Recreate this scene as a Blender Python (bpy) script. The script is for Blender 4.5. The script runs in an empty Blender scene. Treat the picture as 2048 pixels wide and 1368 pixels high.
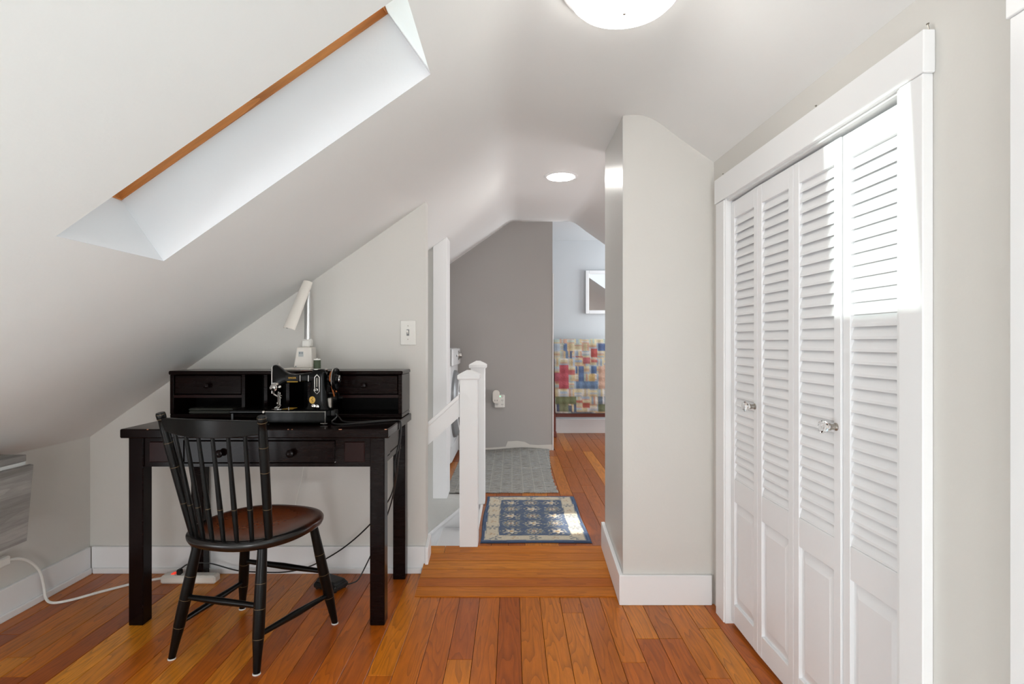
import bpy, bmesh, math, random
from mathutils import Vector, Matrix
random.seed(7)
SC = bpy.context.scene
COL = SC.collection
PI = math.pi

def lin(c):
    return tuple(((v/255)/12.92 if v/255 <= 0.04045 else (((v/255)+0.055)/1.055)**2.4) for v in c)

# ---------------------------------------------------------------- camera
FPX = 1138.0
cam_d = bpy.data.cameras.new('camera')
cam = bpy.data.objects.new('camera', cam_d); COL.objects.link(cam)
cam.location = (0, 0, 1.10)
cam.rotation_euler = (PI/2, 0, 0)
cam_d.sensor_fit = 'HORIZONTAL'; cam_d.sensor_width = 36.0
cam_d.lens = 36.0*FPX/2048.0
cam_d.clip_start = 0.05
SC.camera = cam

# ---------------------------------------------------------------- world, sun, window daylight, added fill lamps, exposure
W = bpy.data.worlds.new('sky'); SC.world = W; W.use_nodes = True
bg = W.node_tree.nodes['Background']
bg.inputs[0].default_value = (0.88, 0.92, 1.0, 1); bg.inputs[1].default_value = 1.05

def sun_lamp(name, d, strength, color, angle):
    l = bpy.data.lights.new(name, 'SUN'); o = bpy.data.objects.new(name, l); COL.objects.link(o)
    l.energy = strength; l.color = color; l.angle = angle
    o.rotation_euler = Vector(d).to_track_quat('-Z', 'Y').to_euler()
    o.location = (-4, 1.5, 4)
    return o
sun_lamp('sun', (1.0, -0.063, -0.2125), 2.9, (1.0, 0.97, 0.90), 0.012)

def area(name, loc, d, sx, sy, power, color):
    l = bpy.data.lights.new(name, 'AREA'); l.shape = 'RECTANGLE'; l.size = sx; l.size_y = sy
    l.energy = power; l.color = color
    o = bpy.data.objects.new(name, l); COL.objects.link(o)
    o.location = loc; o.rotation_euler = Vector(d).to_track_quat('-Z', 'Y').to_euler()
    return o
area('daylight_rear_window', (0.05, -3.55, 1.25), (0, 1, 0), 1.5, 1.2, 22, (0.95, 0.98, 1.0))
area('fill_glazed_door', (1.05, 0.50, 0.95), (-1, 0, 0), 0.75, 1.3, 4, (0.93, 0.97, 1.0))  # lamp outside the added glazed door, brightens the left slope
area('fill_knee_window', (-2.10, 0.10, 0.35), (1, 0, 0), 1.8, 0.46, 10, (0.93, 0.97, 1.0))  # lamp outside the added knee-wall window, a low fill
area('daylight_hall_knee_window', (2.06, 3.9, 0.60), (-1, 0, 0), 1.5, 0.55, 12, (0.94, 0.97, 1.0))
area('fill_far_room', (2.10, 5.98, 1.4), (-1, 0, 0), 0.7, 1.0, 19, (0.90, 0.96, 1.0))  # unseen window lamp added because the far room needs light
area('fill_downstairs', (-1.85, 3.3, -0.95), (1, 0, 0.35), 0.7, 0.7, 4, (0.97, 0.98, 1.0))  # unseen lamp added below to brighten the white stairs
# added narrow-spread area lamp standing in for reflected sunlight on the rug
rb = area('reflected_sun_standin', (2.03, 3.36, 0.79), (-1.70, -0.16, -0.71), 0.33, 0.055, 0.28, (1.0, 0.97, 0.9))
rb.data.spread = math.radians(2.0)

SC.view_settings.view_transform = 'Standard'
SC.view_settings.look = 'None'
SC.view_settings.gamma = 1.0
SC.view_settings.use_curve_mapping = False
SC.view_settings.exposure = 0.43

# ---------------------------------------------------------------- mesh helpers
class MB:
    def __init__(s):
        s.v = []; s.f = []; s.m = []; s.mi = 0
    def add(s, vs, fs):
        b = len(s.v); s.v += [tuple(p) for p in vs]
        s.f += [tuple(b+i for i in f) for f in fs]; s.m += [s.mi]*len(fs)
        return s
    def box(s, x0, x1, y0, y1, z0, z1):
        return s.hexa([(x0,y0,z0),(x1,y0,z0),(x1,y1,z0),(x0,y1,z0),(x0,y0,z1),(x1,y0,z1),(x1,y1,z1),(x0,y1,z1)])
    def hexa(s, p):
        return s.add(p, [(3,2,1,0),(4,5,6,7),(0,1,5,4),(1,2,6,5),(2,3,7,6),(3,0,4,7)])
    def bbox(s, x0, x1, y0, y1, z0, z1, b=0.004):
        # chamfered box
        b = min(b, (x1-x0)/2.01, (y1-y0)/2.01, (z1-z0)/2.01)
        X = (x0, x1); Y = (y0, y1); Z = (z0, z1)
        vs = []; idx = {}
        for i in (0,1):
            for j in (0,1):
                for k in (0,1):
                    sx = b if i == 0 else -b; sy = b if j == 0 else -b; sz = b if k == 0 else -b
                    idx[i,j,k,0] = len(vs); vs.append((X[i], Y[j]+sy, Z[k]+sz))
                    idx[i,j,k,1] = len(vs); vs.append((X[i]+sx, Y[j], Z[k]+sz))
                    idx[i,j,k,2] = len(vs); vs.append((X[i]+sx, Y[j]+sy, Z[k]))
        I = idx; fs = []
        for i in (0,1):
            q = [I[i,0,0,0],I[i,1,0,0],I[i,1,1,0],I[i,0,1,0]]; fs.append(tuple(q if i else q[::-1]))
            q = [I[0,i,0,1],I[0,i,1,1],I[1,i,1,1],I[1,i,0,1]]; fs.append(tuple(q if i else q[::-1]))
            q = [I[0,0,i,2],I[1,0,i,2],I[1,1,i,2],I[0,1,i,2]]; fs.append(tuple(q if i else q[::-1]))
        for i in (0,1):
            for j in (0,1):
                fs.append((I[i,j,0,0],I[i,j,1,0],I[i,j,1,1],I[i,j,0,1]))
                fs.append((I[i,0,j,0],I[i,1,j,0],I[i,1,j,2],I[i,0,j,2]))
                fs.append((I[0,i,j,1],I[1,i,j,1],I[1,i,j,2],I[0,i,j,2]))
                for k in (0,1):
                    fs.append((I[i,j,k,0],I[i,j,k,1],I[i,j,k,2]))
        s.add(vs, fs); s.fix = True
        return s
    def prism(s, pts, axis, a0, a1):
        # polygon pts (2-D) extruded along axis 'x','y','z'
        n = len(pts)
        def P(p, a):
            return {'x': (a, p[0], p[1]), 'y': (p[0], a, p[1]), 'z': (p[0], p[1], a)}[axis]
        vs = [P(p, a0) for p in pts] + [P(p, a1) for p in pts]
        fs = [tuple(range(n)), tuple(range(2*n-1, n-1, -1))]
        fs += [(i, i+n, (i+1) % n + n, (i+1) % n) for i in range(n)]
        s.fix = True
        return s.add(vs, fs)
    def ring_tube(s, rings, caps=True):
        # rings: list of equal-length vertex loops
        n = len(rings[0]); b = len(s.v); vs = [p for r in rings for p in r]; fs = []
        for i in range(len(rings)-1):
            for j in range(n):
                k = (j+1) % n
                fs.append((i*n+j, i*n+k, (i+1)*n+k, (i+1)*n+j))
        if caps:
            fs.append(tuple(range(n-1, -1, -1))); fs.append(tuple((len(rings)-1)*n+j for j in range(n)))
        s.fix = True
        return s.add(vs, fs)
    def tube(s, pts, rad, n=10, caps=True):
        pts = [Vector(p) for p in pts]
        if not isinstance(rad, (list, tuple)): rad = [rad]*len(pts)
        rings = []; ref = None
        for i, p in enumerate(pts):
            t = (pts[min(i+1, len(pts)-1)] - pts[max(i-1, 0)]).normalized()
            if ref is None:
                ref = t.orthogonal().normalized()
            ref = (ref - t*ref.dot(t))
            if ref.length < 1e-5: ref = t.orthogonal()
            ref.normalize(); bi = t.cross(ref)
            rings.append([tuple(p + (ref*math.cos(2*PI*k/n) + bi*math.sin(2*PI*k/n))*rad[i]) for k in range(n)])
        return s.ring_tube(rings, caps)
    def lathe(s, origin, axis, prof, n=20, caps=True):
        # prof: list of (distance along axis, radius)
        o = Vector(origin); a = Vector(axis).normalized(); u = a.orthogonal().normalized(); w = a.cross(u)
        rings = [[tuple(o + a*h + (u*math.cos(2*PI*k/n) + w*math.sin(2*PI*k/n))*max(r, 1e-4)) for k in range(n)] for h, r in prof]
        return s.ring_tube(rings, caps)
    def grid(s, pts):
        # pts[i][j]
        a = len(pts); c = len(pts[0]); vs = [p for r in pts for p in r]
        return s.add(vs, [(i*c+j, (i+1)*c+j, (i+1)*c+j+1, i*c+j+1) for i in range(a-1) for j in range(c-1)])
    def build(s, name, mat, parent=None, origin=None, smooth=False, bevel=0, angle=35):
        if origin is None:
            origin = WO[parent.name] if parent else (0, 0, 0)
        o0 = Vector(origin)
        me = bpy.data.meshes.new(name)
        me.from_pydata([tuple(Vector(p) - o0) for p in s.v], [], s.f)
        mats = mat if isinstance(mat, (list, tuple)) else [mat]
        for m_ in mats: me.materials.append(m_)
        if len(mats) > 1:
            for i, p in enumerate(me.polygons): p.material_index = s.m[i]
        if getattr(s, 'fix', False) or bevel:
            bm = bmesh.new(); bm.from_mesh(me)
            bmesh.ops.remove_doubles(bm, verts=bm.verts, dist=1e-6)
            bmesh.ops.recalc_face_normals(bm, faces=bm.faces)
            bm.to_mesh(me); bm.free()
        if smooth:
            for p in me.polygons: p.use_smooth = True
            me.set_sharp_from_angle(angle=math.radians(angle))
        ob = bpy.data.objects.new(name, me); COL.objects.link(ob)
        WO[ob.name] = tuple(o0)
        if parent:
            ob.parent = parent
            ob.location = o0 - Vector(WO[parent.name])
        else:
            ob.location = o0
        if bevel:
            md = ob.modifiers.new('bevel', 'BEVEL'); md.width = bevel; md.segments = 2; md.limit_method = 'ANGLE'
        return ob
WO = {}
def thing(name, loc, label, cat, group=None):
    o = bpy.data.objects.new(name, None); COL.objects.link(o); o.location = loc; o.empty_display_size = 0.05
    WO[o.name] = tuple(loc); tag(o, label, cat, group); return o
def tag(o, label, cat, group=None):
    o['label'] = label; o['category'] = cat
    if group: o['group'] = group
    return o
def struct(o, label=None):
    o['kind'] = 'structure'
    if label: o['label'] = label
    return o
def sempty(name, loc, label=None):
    o = bpy.data.objects.new(name, None); COL.objects.link(o); o.location = loc; WO[o.name] = tuple(loc)
    return struct(o, label)
def crom(pts, k=8):
    pts = [Vector(p) for p in pts]; P = [pts[0]*2-pts[1]] + pts + [pts[-1]*2-pts[-2]]; out = []
    for i in range(1, len(P)-2):
        for j in range(k):
            t = j/k; a, b, c, d = P[i-1:i+3]
            out.append(0.5*((2*b)+(c-a)*t+(2*a-5*b+4*c-d)*t*t+(3*b-a-3*c+d)*t**3))
    out.append(pts[-1]); return out

# ---------------------------------------------------------------- materials
def nt(name):
    m = bpy.data.materials.new(name); m.use_nodes = True
    t = m.node_tree; return m, t.nodes, t.links, t.nodes['Principled BSDF']
def paint(name, srgb, rough=0.5, bump=0.15, scale=90, vary=0.02, metal=0.0, coat=0.0, spec=0.5):
    m, N, L, P = nt(name)
    c = lin(srgb)
    P.inputs['Roughness'].default_value = rough; P.inputs['Metallic'].default_value = metal
    P.inputs['Coat Weight'].default_value = coat; P.inputs['Specular IOR Level'].default_value = spec
    tc = N.new('ShaderNodeTexCoord')
    n1 = N.new('ShaderNodeTexNoise'); n1.inputs['Scale'].default_value = 2.5; n1.inputs['Detail'].default_value = 3
    L.new(tc.outputs['Object'], n1.inputs['Vector'])
    mx = N.new('ShaderNodeMix'); mx.data_type = 'RGBA'
    mx.inputs['A'].default_value = (*[v*(1-vary) for v in c], 1); mx.inputs['B'].default_value = (*[min(1, v*(1+vary)) for v in c], 1)
    L.new(n1.outputs['Fac'], mx.inputs['Factor']); L.new(mx.outputs['Result'], P.inputs['Base Color'])
    if bump:
        n2 = N.new('ShaderNodeTexNoise'); n2.inputs['Scale'].default_value = scale; n2.inputs['Detail'].default_value = 2
        L.new(tc.outputs['Object'], n2.inputs['Vector'])
        b = N.new('ShaderNodeBump'); b.inputs['Strength'].default_value = bump; b.inputs['Distance'].default_value = 0.002
        L.new(n2.outputs['Fac'], b.inputs['Height']); L.new(b.outputs['Normal'], P.inputs['Normal'])
    return m
def emit(name, srgb, strength):
    m, N, L, P = nt(name)
    P.inputs['Base Color'].default_value = (*lin(srgb), 1)
    P.inputs['Emission Color'].default_value = (*lin(srgb), 1); P.inputs['Emission Strength'].default_value = strength
    return m
def ramp(N, stops):
    r = N.new('ShaderNodeValToRGB'); e = r.color_ramp.elements
    while len(e) > 1: e.remove(e[-1])
    e[0].position = stops[0][0]; e[0].color = (*lin(stops[0][1]), 1)
    for p, c in stops[1:]:
        q = e.new(p); q.color = (*lin(c), 1)
    return r
def wood(name, stops, axis='y', rough=0.28, grain=0.35, rnd=True, dark=(70, 30, 10), ring=14.0, bump=0.08, spec=0.5, rot=(0, 0, 0), mtype='POINT'):
    # boards: colour per board from Object Info random, grain along axis
    m, N, L, P = nt(name)
    tc = N.new('ShaderNodeTexCoord'); oi = N.new('ShaderNodeObjectInfo')
    off = N.new('ShaderNodeVectorMath'); off.operation = 'MULTIPLY_ADD'
    cmb = N.new('ShaderNodeCombineXYZ')
    for i in range(3): L.new(oi.outputs['Random'], cmb.inputs[i])
    L.new(cmb.outputs[0], off.inputs[0]); off.inputs[1].default_value = (13.0, 29.0, 7.0) if rnd else (0, 0, 0)
    L.new(tc.outputs['Object'], off.inputs[2])
    mp = N.new('ShaderNodeMapping'); L.new(off.outputs[0], mp.inputs['Vector'])
    s = {'x': (0.9, 9, 9), 'y': (9, 0.9, 9), 'z': (9, 9, 0.9)}[axis]
    if mtype == 'TEXTURE':
        mr_ = N.new('ShaderNodeMapping'); mr_.inputs['Rotation'].default_value = rot
        L.new(off.outputs[0], mr_.inputs['Vector']); L.new(mr_.outputs[0], mp.inputs['Vector'])
    mp.inputs['Scale'].default_value = s
    n1 = N.new('ShaderNodeTexNoise'); n1.inputs['Scale'].default_value = 1.3; n1.inputs['Detail'].default_value = 2.0
    L.new(mp.outputs[0], n1.inputs['Vector'])
    # rings from the height field -> cathedral grain
    mul = N.new('ShaderNodeMath'); mul.operation = 'MULTIPLY'; mul.inputs[1].default_value = ring
    L.new(n1.outputs['Fac'], mul.inputs[0])
    fr = N.new('ShaderNodeMath'); fr.operation = 'FRACT'; L.new(mul.outputs[0], fr.inputs[0])
    pw = N.new('ShaderNodeMath'); pw.operation = 'POWER'; pw.inputs[1].default_value = 3.0; L.new(fr.outputs[0], pw.inputs[0])
    n2 = N.new('ShaderNodeTexNoise'); n2.inputs['Scale'].default_value = 9; n2.inputs['Detail'].default_value = 6
    n2.inputs['Roughness'].default_value = 0.7
    L.new(mp.outputs[0], n2.inputs['Vector'])
    r = ramp(N, stops)
    if rnd: L.new(oi.outputs['Random'], r.inputs['Fac'])
    else: L.new(n1.outputs['Fac'], r.inputs['Fac'])
    sc = N.new('ShaderNodeMath'); sc.operation = 'MULTIPLY'; sc.inputs[1].default_value = grain; L.new(pw.outputs[0], sc.inputs[0])
    mx = N.new('ShaderNodeMix'); mx.data_type = 'RGBA'; mx.blend_type = 'MIX'
    L.new(sc.outputs[0], mx.inputs['Factor']); L.new(r.outputs['Color'], mx.inputs['A']); mx.inputs['B'].default_value = (*lin(dark), 1)
    hs = N.new('ShaderNodeHueSaturation')
    mr = N.new('ShaderNodeMapRange'); mr.inputs['From Min'].default_value = 0.25; mr.inputs['From Max'].default_value = 0.75
    mr.inputs['To Min'].default_value = 0.78; mr.inputs['To Max'].default_value = 1.2
    L.new(n2.outputs['Fac'], mr.inputs['Value']); L.new(mr.outputs[0], hs.inputs['Value']); L.new(mx.outputs['Result'], hs.inputs['Color'])
    L.new(hs.outputs['Color'], P.inputs['Base Color'])
    P.inputs['Roughness'].default_value = rough; P.inputs['Specular IOR Level'].default_value = spec
    b = N.new('ShaderNodeBump'); b.inputs['Strength'].default_value = bump; b.inputs['Distance'].default_value = 0.002
    L.new(n2.outputs['Fac'], b.inputs['Height']); L.new(b.outputs['Normal'], P.inputs['Normal'])
    return m
def vcol(name, rough=0.9, bump=0.4, scale=350, sheen=0.0, coat=0.0):
    m, N, L, P = nt(name)
    a = N.new('ShaderNodeVertexColor'); a.layer_name = 'Col'; tc = N.new('ShaderNodeTexCoord')
    n2 = N.new('ShaderNodeTexNoise'); n2.inputs['Scale'].default_value = scale; n2.inputs['Detail'].default_value = 3
    L.new(tc.outputs['Object'], n2.inputs['Vector'])
    hs = N.new('ShaderNodeHueSaturation'); mr = N.new('ShaderNodeMapRange')
    mr.inputs['To Min'].default_value = 0.75; mr.inputs['To Max'].default_value = 1.25
    L.new(n2.outputs['Fac'], mr.inputs['Value']); L.new(mr.outputs[0], hs.inputs['Value'])
    L.new(a.outputs['Color'], hs.inputs['Color']); L.new(hs.outputs['Color'], P.inputs['Base Color'])
    P.inputs['Roughness'].default_value = rough; P.inputs['Sheen Weight'].default_value = sheen
    b = N.new('ShaderNodeBump'); b.inputs['Strength'].default_value = bump; b.inputs['Distance'].default_value = 0.003
    L.new(n2.outputs['Fac'], b.inputs['Height']); L.new(b.outputs['Normal'], P.inputs['Normal'])
    return m
def setcol(ob, fn):
    # colour attribute per point from world-space function
    me = ob.data; a = me.color_attributes.new('Col', 'FLOAT_COLOR', 'POINT')
    o = Vector(WO[ob.name])
    for i, v in enumerate(me.vertices):
        a.data[i].color = (*lin(fn(*(v.co+o))), 1)
def glassy(name, tint=(235, 245, 245)):
    # thin pane: lets light straight through, reflects at grazing angles
    m, N, L, P = nt(name)
    tr = N.new('ShaderNodeBsdfTransparent'); tr.inputs[0].default_value = (*lin(tint), 1)
    gl = N.new('ShaderNodeBsdfGlossy'); gl.inputs['Roughness'].default_value = 0.02
    fz = N.new('ShaderNodeFresnel'); fz.inputs[0].default_value = 1.35
    mx = N.new('ShaderNodeMixShader'); L.new(fz.outputs[0], mx.inputs[0]); L.new(tr.outputs[0], mx.inputs[1]); L.new(gl.outputs[0], mx.inputs[2])
    L.new(mx.outputs[0], N['Material Output'].inputs['Surface'])
    return m

M = {}
M['wall'] = paint('greige_wall_paint', (215, 212, 206), 0.55)
M['ceil'] = paint('pale_ceiling_paint', (234, 234, 232), 0.6)
M['hallwall'] = paint('hall_satin_wall_paint', (205, 204, 199), 0.32, 0.25, 60)
M['greywall'] = paint('mid_grey_wall_paint', (172, 168, 164), 0.55)
M['bluewall'] = paint('cool_grey_wall_paint', (205, 208, 210), 0.6)
M['trim'] = paint('white_trim_enamel', (240, 240, 240), 0.32, 0.06, 40, 0.01)
M['door'] = paint('white_door_enamel', (240, 240, 241), 0.36, 0.05, 60, 0.01)
M['plaster'] = paint('bare_plaster', (214, 210, 202), 0.8)
M['shaft'] = paint('bright_white_shaft_paint', (238, 238, 240), 0.5)
M['dark'] = paint('dark_void', (30, 26, 24), 0.8, 0)
FL = [(0.0, (160, 76, 16)), (0.2, (186, 96, 18)), (0.4, (198, 110, 22)), (0.6, (210, 124, 28)), (0.78, (182, 92, 18)), (0.9, (226, 146, 40)), (1.0, (170, 84, 17))]
M['floor'] = wood('fir_floor_boards', FL, 'y', 0.30, 0.42, True, (90, 38, 6), spec=0.3)
M['floorx'] = wood('fir_ramp_boards', [(0, (166, 84, 20)), (0.35, (188, 106, 26)), (0.65, (204, 126, 36)), (1, (176, 94, 22))], 'x', 0.30, 0.3, True, (112, 50, 10), spec=0.3)
M['hallfloor'] = wood('fir_hall_boards', [(0.0, (142, 70, 20)), (0.4, (166, 90, 28)), (0.7, (152, 80, 24)), (1.0, (198, 122, 42))], 'y', 0.32, 0.35, True, (82, 34, 8), spec=0.3)
M['sub'] = paint('dark_subfloor', (52, 28, 14), 0.9, 0)
M['desk'] = wood('espresso_stained_wood', [(0, (15, 7, 6)), (1, (21, 9, 8))], 'x', 0.17, 0.25, False, (9, 5, 4), 8, 0.0, spec=0.13)
M['desk_in'] = paint('espresso_dark_inside', (8, 6, 6), 0.5, 0, spec=0.1)
M['desk_red'] = paint('worn_reddish_espresso', (34, 13, 11), 0.3, 0.02, spec=0.15)
M['chip'] = paint('chipped_bare_wood', (176, 120, 92), 0.7, 0)
M['chairblk'] = paint('black_chair_lacquer', (11, 10, 9), 0.28, 0.02, 80, 0.15, spec=0.2)
M['gold'] = paint('worn_gold_banding', (120, 98, 66), 0.5, 0)
M['seat'] = vcol('burnished_seat_finish', 0.26, 0.03, 60)
M['felt'] = paint('pale_felt_glide', (206, 204, 200), 0.8, 0)
M['japan'] = paint('black_japanned_enamel', (8, 9, 9), 0.18, 0, spec=0.2)
M['chrome'] = paint('polished_chrome', (205, 203, 200), 0.14, 0, metal=1.0)
M['nickel'] = paint('brushed_nickel', (168, 162, 154), 0.3, 0, metal=1.0)
M['brass'] = paint('gold_decal', (206, 160, 56), 0.35, 0)
M['leather'] = paint('brown_leather_belt', (164, 92, 40), 0.55, 0.1)
M['thread'] = paint('dark_green_thread', (58, 70, 50), 0.6, 0.5, 500)
M['white_pl'] = paint('white_plastic', (232, 230, 224), 0.4, 0)
M['cream_pl'] = paint('cream_plastic', (232, 226, 217), 0.45, 0.03)
M['black_pl'] = paint('black_plastic', (20, 20, 20), 0.45, 0)
M['rubber'] = paint('black_cord_rubber', (16, 15, 15), 0.4, 0)
M['red'] = emit('red_rocker_switch', (225, 60, 40), 0.6)
M['silver'] = paint('silver_lamp_arm', (206, 206, 206), 0.25, 0, metal=0.8)
M['leaf'] = wood('grey_weathered_laminate', [(0.25, (112, 108, 104)), (0.5, (150, 146, 142)), (0.75, (176, 172, 168))], 'y', 0.45, 0.25, False, (86, 82, 78), 10)
M['greywood_w'] = paint('white_table_edge', (214, 214, 212), 0.5, 0)
M['skywood'] = wood('varnished_pine_frame', [(0.2, (206, 130, 66)), (0.5, (224, 150, 84)), (0.8, (190, 112, 54))], 'x', 0.35, 0.45, False, (128, 66, 28), 5, rot=(0, math.atan(0.70), 0), mtype='TEXTURE')
M['folder'] = paint('dark_olive_vinyl', (58, 60, 54), 0.35, 0.1)
M['slot'] = paint('dark_slot', (60, 58, 56), 0.6, 0)
M['rackwood'] = paint('red_brown_rack_wood', (120, 58, 44), 0.4, 0.05)
M['mirror'] = paint('mirror_silvering', (225, 228, 228), 0.02, 0, metal=1.0)
M['quilt'] = vcol('patchwork_cotton', 0.9, 0.5, 120)
M['rug'] = vcol('woven_wool_rug', 0.95, 0.6, 420)
M['pane'] = glassy('thin_window_glass')
M['appliance'] = paint('white_appliance_enamel', (222, 223, 224), 0.28, 0)
M['app_grey'] = paint('grey_appliance_plastic', (128, 130, 132), 0.3, 0)
M['app_dark'] = paint('smoked_door_glass', (40, 42, 44), 0.08, 0)
M['led'] = emit('green_led', (120, 255, 170), 2.0)
M['stair'] = paint('white_stair_paint', (232, 232, 234), 0.4, 0)
gm, N_, L_, P_ = nt('clear_crystal_glass')
P_.inputs['Base Color'].default_value = (1, 1, 1, 1); P_.inputs['Transmission Weight'].default_value = 1.0
P_.inputs['Roughness'].default_value = 0.0; P_.inputs['IOR'].default_value = 1.5
M['crystal'] = gm

# ================================================================ STRUCTURE
TS = 0.70                                       # roof pitch
def zc(x, y):                                   # ceiling height: pitched, flat strip, pitched
    r = 0.035
    def soft(a, b):                             # smooth minimum
        h = max(0.0, min(1.0, 0.5+0.5*(b-a)/(2*r)))
        return b*(1-h)+a*h - r*h*(1-h)*0.5
    z = soft(soft(2.06+TS*x, 2.05), 2.05-TS*(x-0.57))
    ks = [(-4, 0), (2.75, 0), (3.3, 0.012), (3.74, 0.03), (4.2, 0.07), (4.8, 0.135), (5.41, 0.195), (9, .195)]
    for (a, za), (b, zb) in zip(ks, ks[1:]):
        if a <= y <= b: z += za+(zb-za)*(y-a)/(b-a); break
    return z
SX0, SX1, SY0, SY1 = -1.03, -0.241, 1.285, 1.683          # skylight opening (plan)
xs = sorted([-2.05, -1.6, SX0, -0.7, -0.4, SX1, -0.16, -0.11, -0.08, -0.05, -0.03, -0.01, 0.01, 0.03, 0.06, 0.1, 0.3, 0.46, 0.5, 0.53, 0.55, 0.57, 0.59, 0.61, 0.64, 0.7, 0.85, 1.1, 1.6, 2.08])
ys = sorted([-3.50, 0, SY0, SY1, 2.2, 2.6, 2.75, 3.0, 3.3, 3.6, 3.74, 4.0, 4.2, 4.5, 4.8, 5.1, 5.41])
mb = MB(); vi = {}
for i, x in enumerate(xs):
    for j, y in enumerate(ys):
        vi[i, j] = len(mb.v); mb.v.append((x, y, zc(x, y)))
for i in range(len(xs)-1):
    for j in range(len(ys)-1):
        if xs[i] >= SX0-1e-6 and xs[i+1] <= SX1+1e-6 and ys[j] >= SY0-1e-6 and ys[j+1] <= SY1+1e-6: continue
        mb.f.append((vi[i, j], vi[i, j+1], vi[i+1, j+1], vi[i+1, j])); mb.m.append(0)
ceiling = struct(mb.build('ceiling', M['ceil'], smooth=True, angle=60), 'pale painted attic ceiling pitched on both sides of a flat strip')
mb = MB().box(-0.5, 2.2, 5.41, 6.6, 2.247, 2.30)
struct(mb.build('ceiling_far_room', M['bluewall']))

# skylight: shaft, timber frame, pane
th = math.atan(TS); E1 = Vector((math.cos(th), 0, math.sin(th))); NN = Vector((-math.sin(th), 0, math.cos(th)))
B0 = Vector((SX0, 0, 2.06+TS*SX0)); SL = (SX1-SX0)/math.cos(th)
def sk(s, y, d): return tuple(B0 + E1*s + NN*d + Vector((0, y, 0)))
win1 = sempty('window_1', sk(0, SY0, 0), 'skylight cut into the pitched ceiling with a white shaft')
D1, D2 = 0.219, 0.33
def slab(s0, s1, y0, y1, d0, d1):
    return MB().hexa([sk(s0,y0,d0), sk(s1,y0,d0), sk(s1,y1,d0), sk(s0,y1,d0), sk(s0,y0,d1), sk(s1,y0,d1), sk(s1,y1,d1), sk(s0,y1,d1)])
e = 0.02
for s0, s1, y0, y1 in ((-e, 0, SY0-e, SY1+e), (SL, SL+e, SY0-e, SY1+e), (0, SL, SY0-e, SY0), (0, SL, SY1, SY1+e)):
    slab(s0, s1, y0, y1, 0.0005, D1).build('shaft_panel', M['shaft'], win1)
for s0, s1, y0, y1 in ((-e, 0.004, SY0-e, SY1+e), (SL-0.004, SL+e, SY0-e, SY1+e), (0.004, SL-0.004, SY0-e, SY0+0.004), (0.004, SL-0.004, SY1-0.004, SY1+e)):
    slab(s0, s1, y0, y1, D1+0.0005, D2).build('frame_rail', M['skywood'], win1)
slab(-0.01, SL+0.01, SY0-0.01, SY1+0.01, D2+0.001, D2+0.007).build('pane', M['pane'], win1)

# ---- walls
def rwx(y): return 0.8965-0.02*y                # plane of the closet wall
wl = MB().box(-2.12, -2.02, 1.05, 5.6, -0.02, 0.70); wl.box(-2.12, -2.02, -3.50, -0.85, -0.02, 0.70); wl.box(-2.12, -2.02, -0.85, 1.05, -0.02, 0.11); wl.box(-2.12, -2.02, -0.85, 1.05, 0.59, 0.70)
win4 = sempty('window_3', (-2.02, 0.1, 0.1), 'low window added in the unseen knee wall beside the camera for light')  # window added only to let a low fill lamp in
fm = MB(); fm.box(-2.10, -2.06, -0.85, 1.05, 0.11, 0.125); fm.box(-2.10, -2.06, -0.85, 1.05, 0.575, 0.59); fm.box(-2.10, -2.06, 0.08, 0.12, 0.125, 0.575)
fm.build('window_frame', paint('white_sash_enamel', (235, 235, 235), 0.4, 0), win4)
struct(wl.build('wall_left', M['wall']), 'low knee wall under the pitched ceiling')
struct(MB().prism([(-2.02, -0.02), (-2.02, 0.655), (-0.4135, zc(-0.4135, 2.72)+0.004), (-0.4135, -0.02)], 'y', 2.725, 2.80).build('wall_far', M['wall']), 'greige gable wall behind the desk')
pp = [(0.4675, -0.02), (0.4675, 2.055), (0.57, 2.055), (1.04, zc(1.04, 2.4)+0.01), (1.04, -0.02)]
struct(MB().prism(pp, 'y', 2.392, 2.845).build('wall_pier', [M['wall']]), 'narrow greige pier between closet and hall')
# glossy hall side of the pier
struct(MB().box(0.4655, 0.4674, 2.3925, 2.846, 0.0, 2.05).build('wall_pier_side', M['hallwall']))
# closet wall with opening
DY0, DY1, DZ1 = 1.249, 2.230, 1.660
def rbox(y0, y1, z0, z1, d0, d1):               # box lying in the closet wall: d = distance out of the wall into the room
    return MB().hexa([(rwx(y0)-d1, y0, z0), (rwx(y0)-d0, y0, z0), (rwx(y1)-d0, y1, z0), (rwx(y1)-d1, y1, z0),
                      (rwx(y0)-d1, y0, z1), (rwx(y0)-d0, y0, z1), (rwx(y1)-d0, y1, z1), (rwx(y1)-d1, y1, z1)])
wm = MB()
for y0, y1, z0, z1 in ((-3.50, 0.10, -0.02, 1.95), (0.10, 0.905, 1.657, 1.95), (0.905, DY0, -0.02, 1.95), (DY1, 2.392, -0.02, 1.95), (DY0, DY1, DZ1, 1.95)):
    q = rbox(y0, y1, z0, z1, -0.09, 0.0); wm.add(q.v, q.f)
struct(wm.build('wall_right', M['wall']), 'pale closet wall on the right')
cb = MB().box(1.45, 1.50, 1.1, 2.39, 0, 1.9); cb.box(0.99, 1.45, 1.12, 1.14, 0, 1.9); cb.box(0.99, 1.45, 2.37, 2.39, 0, 1.9)
struct(cb.build('wall_closet', M['wall']))
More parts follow.
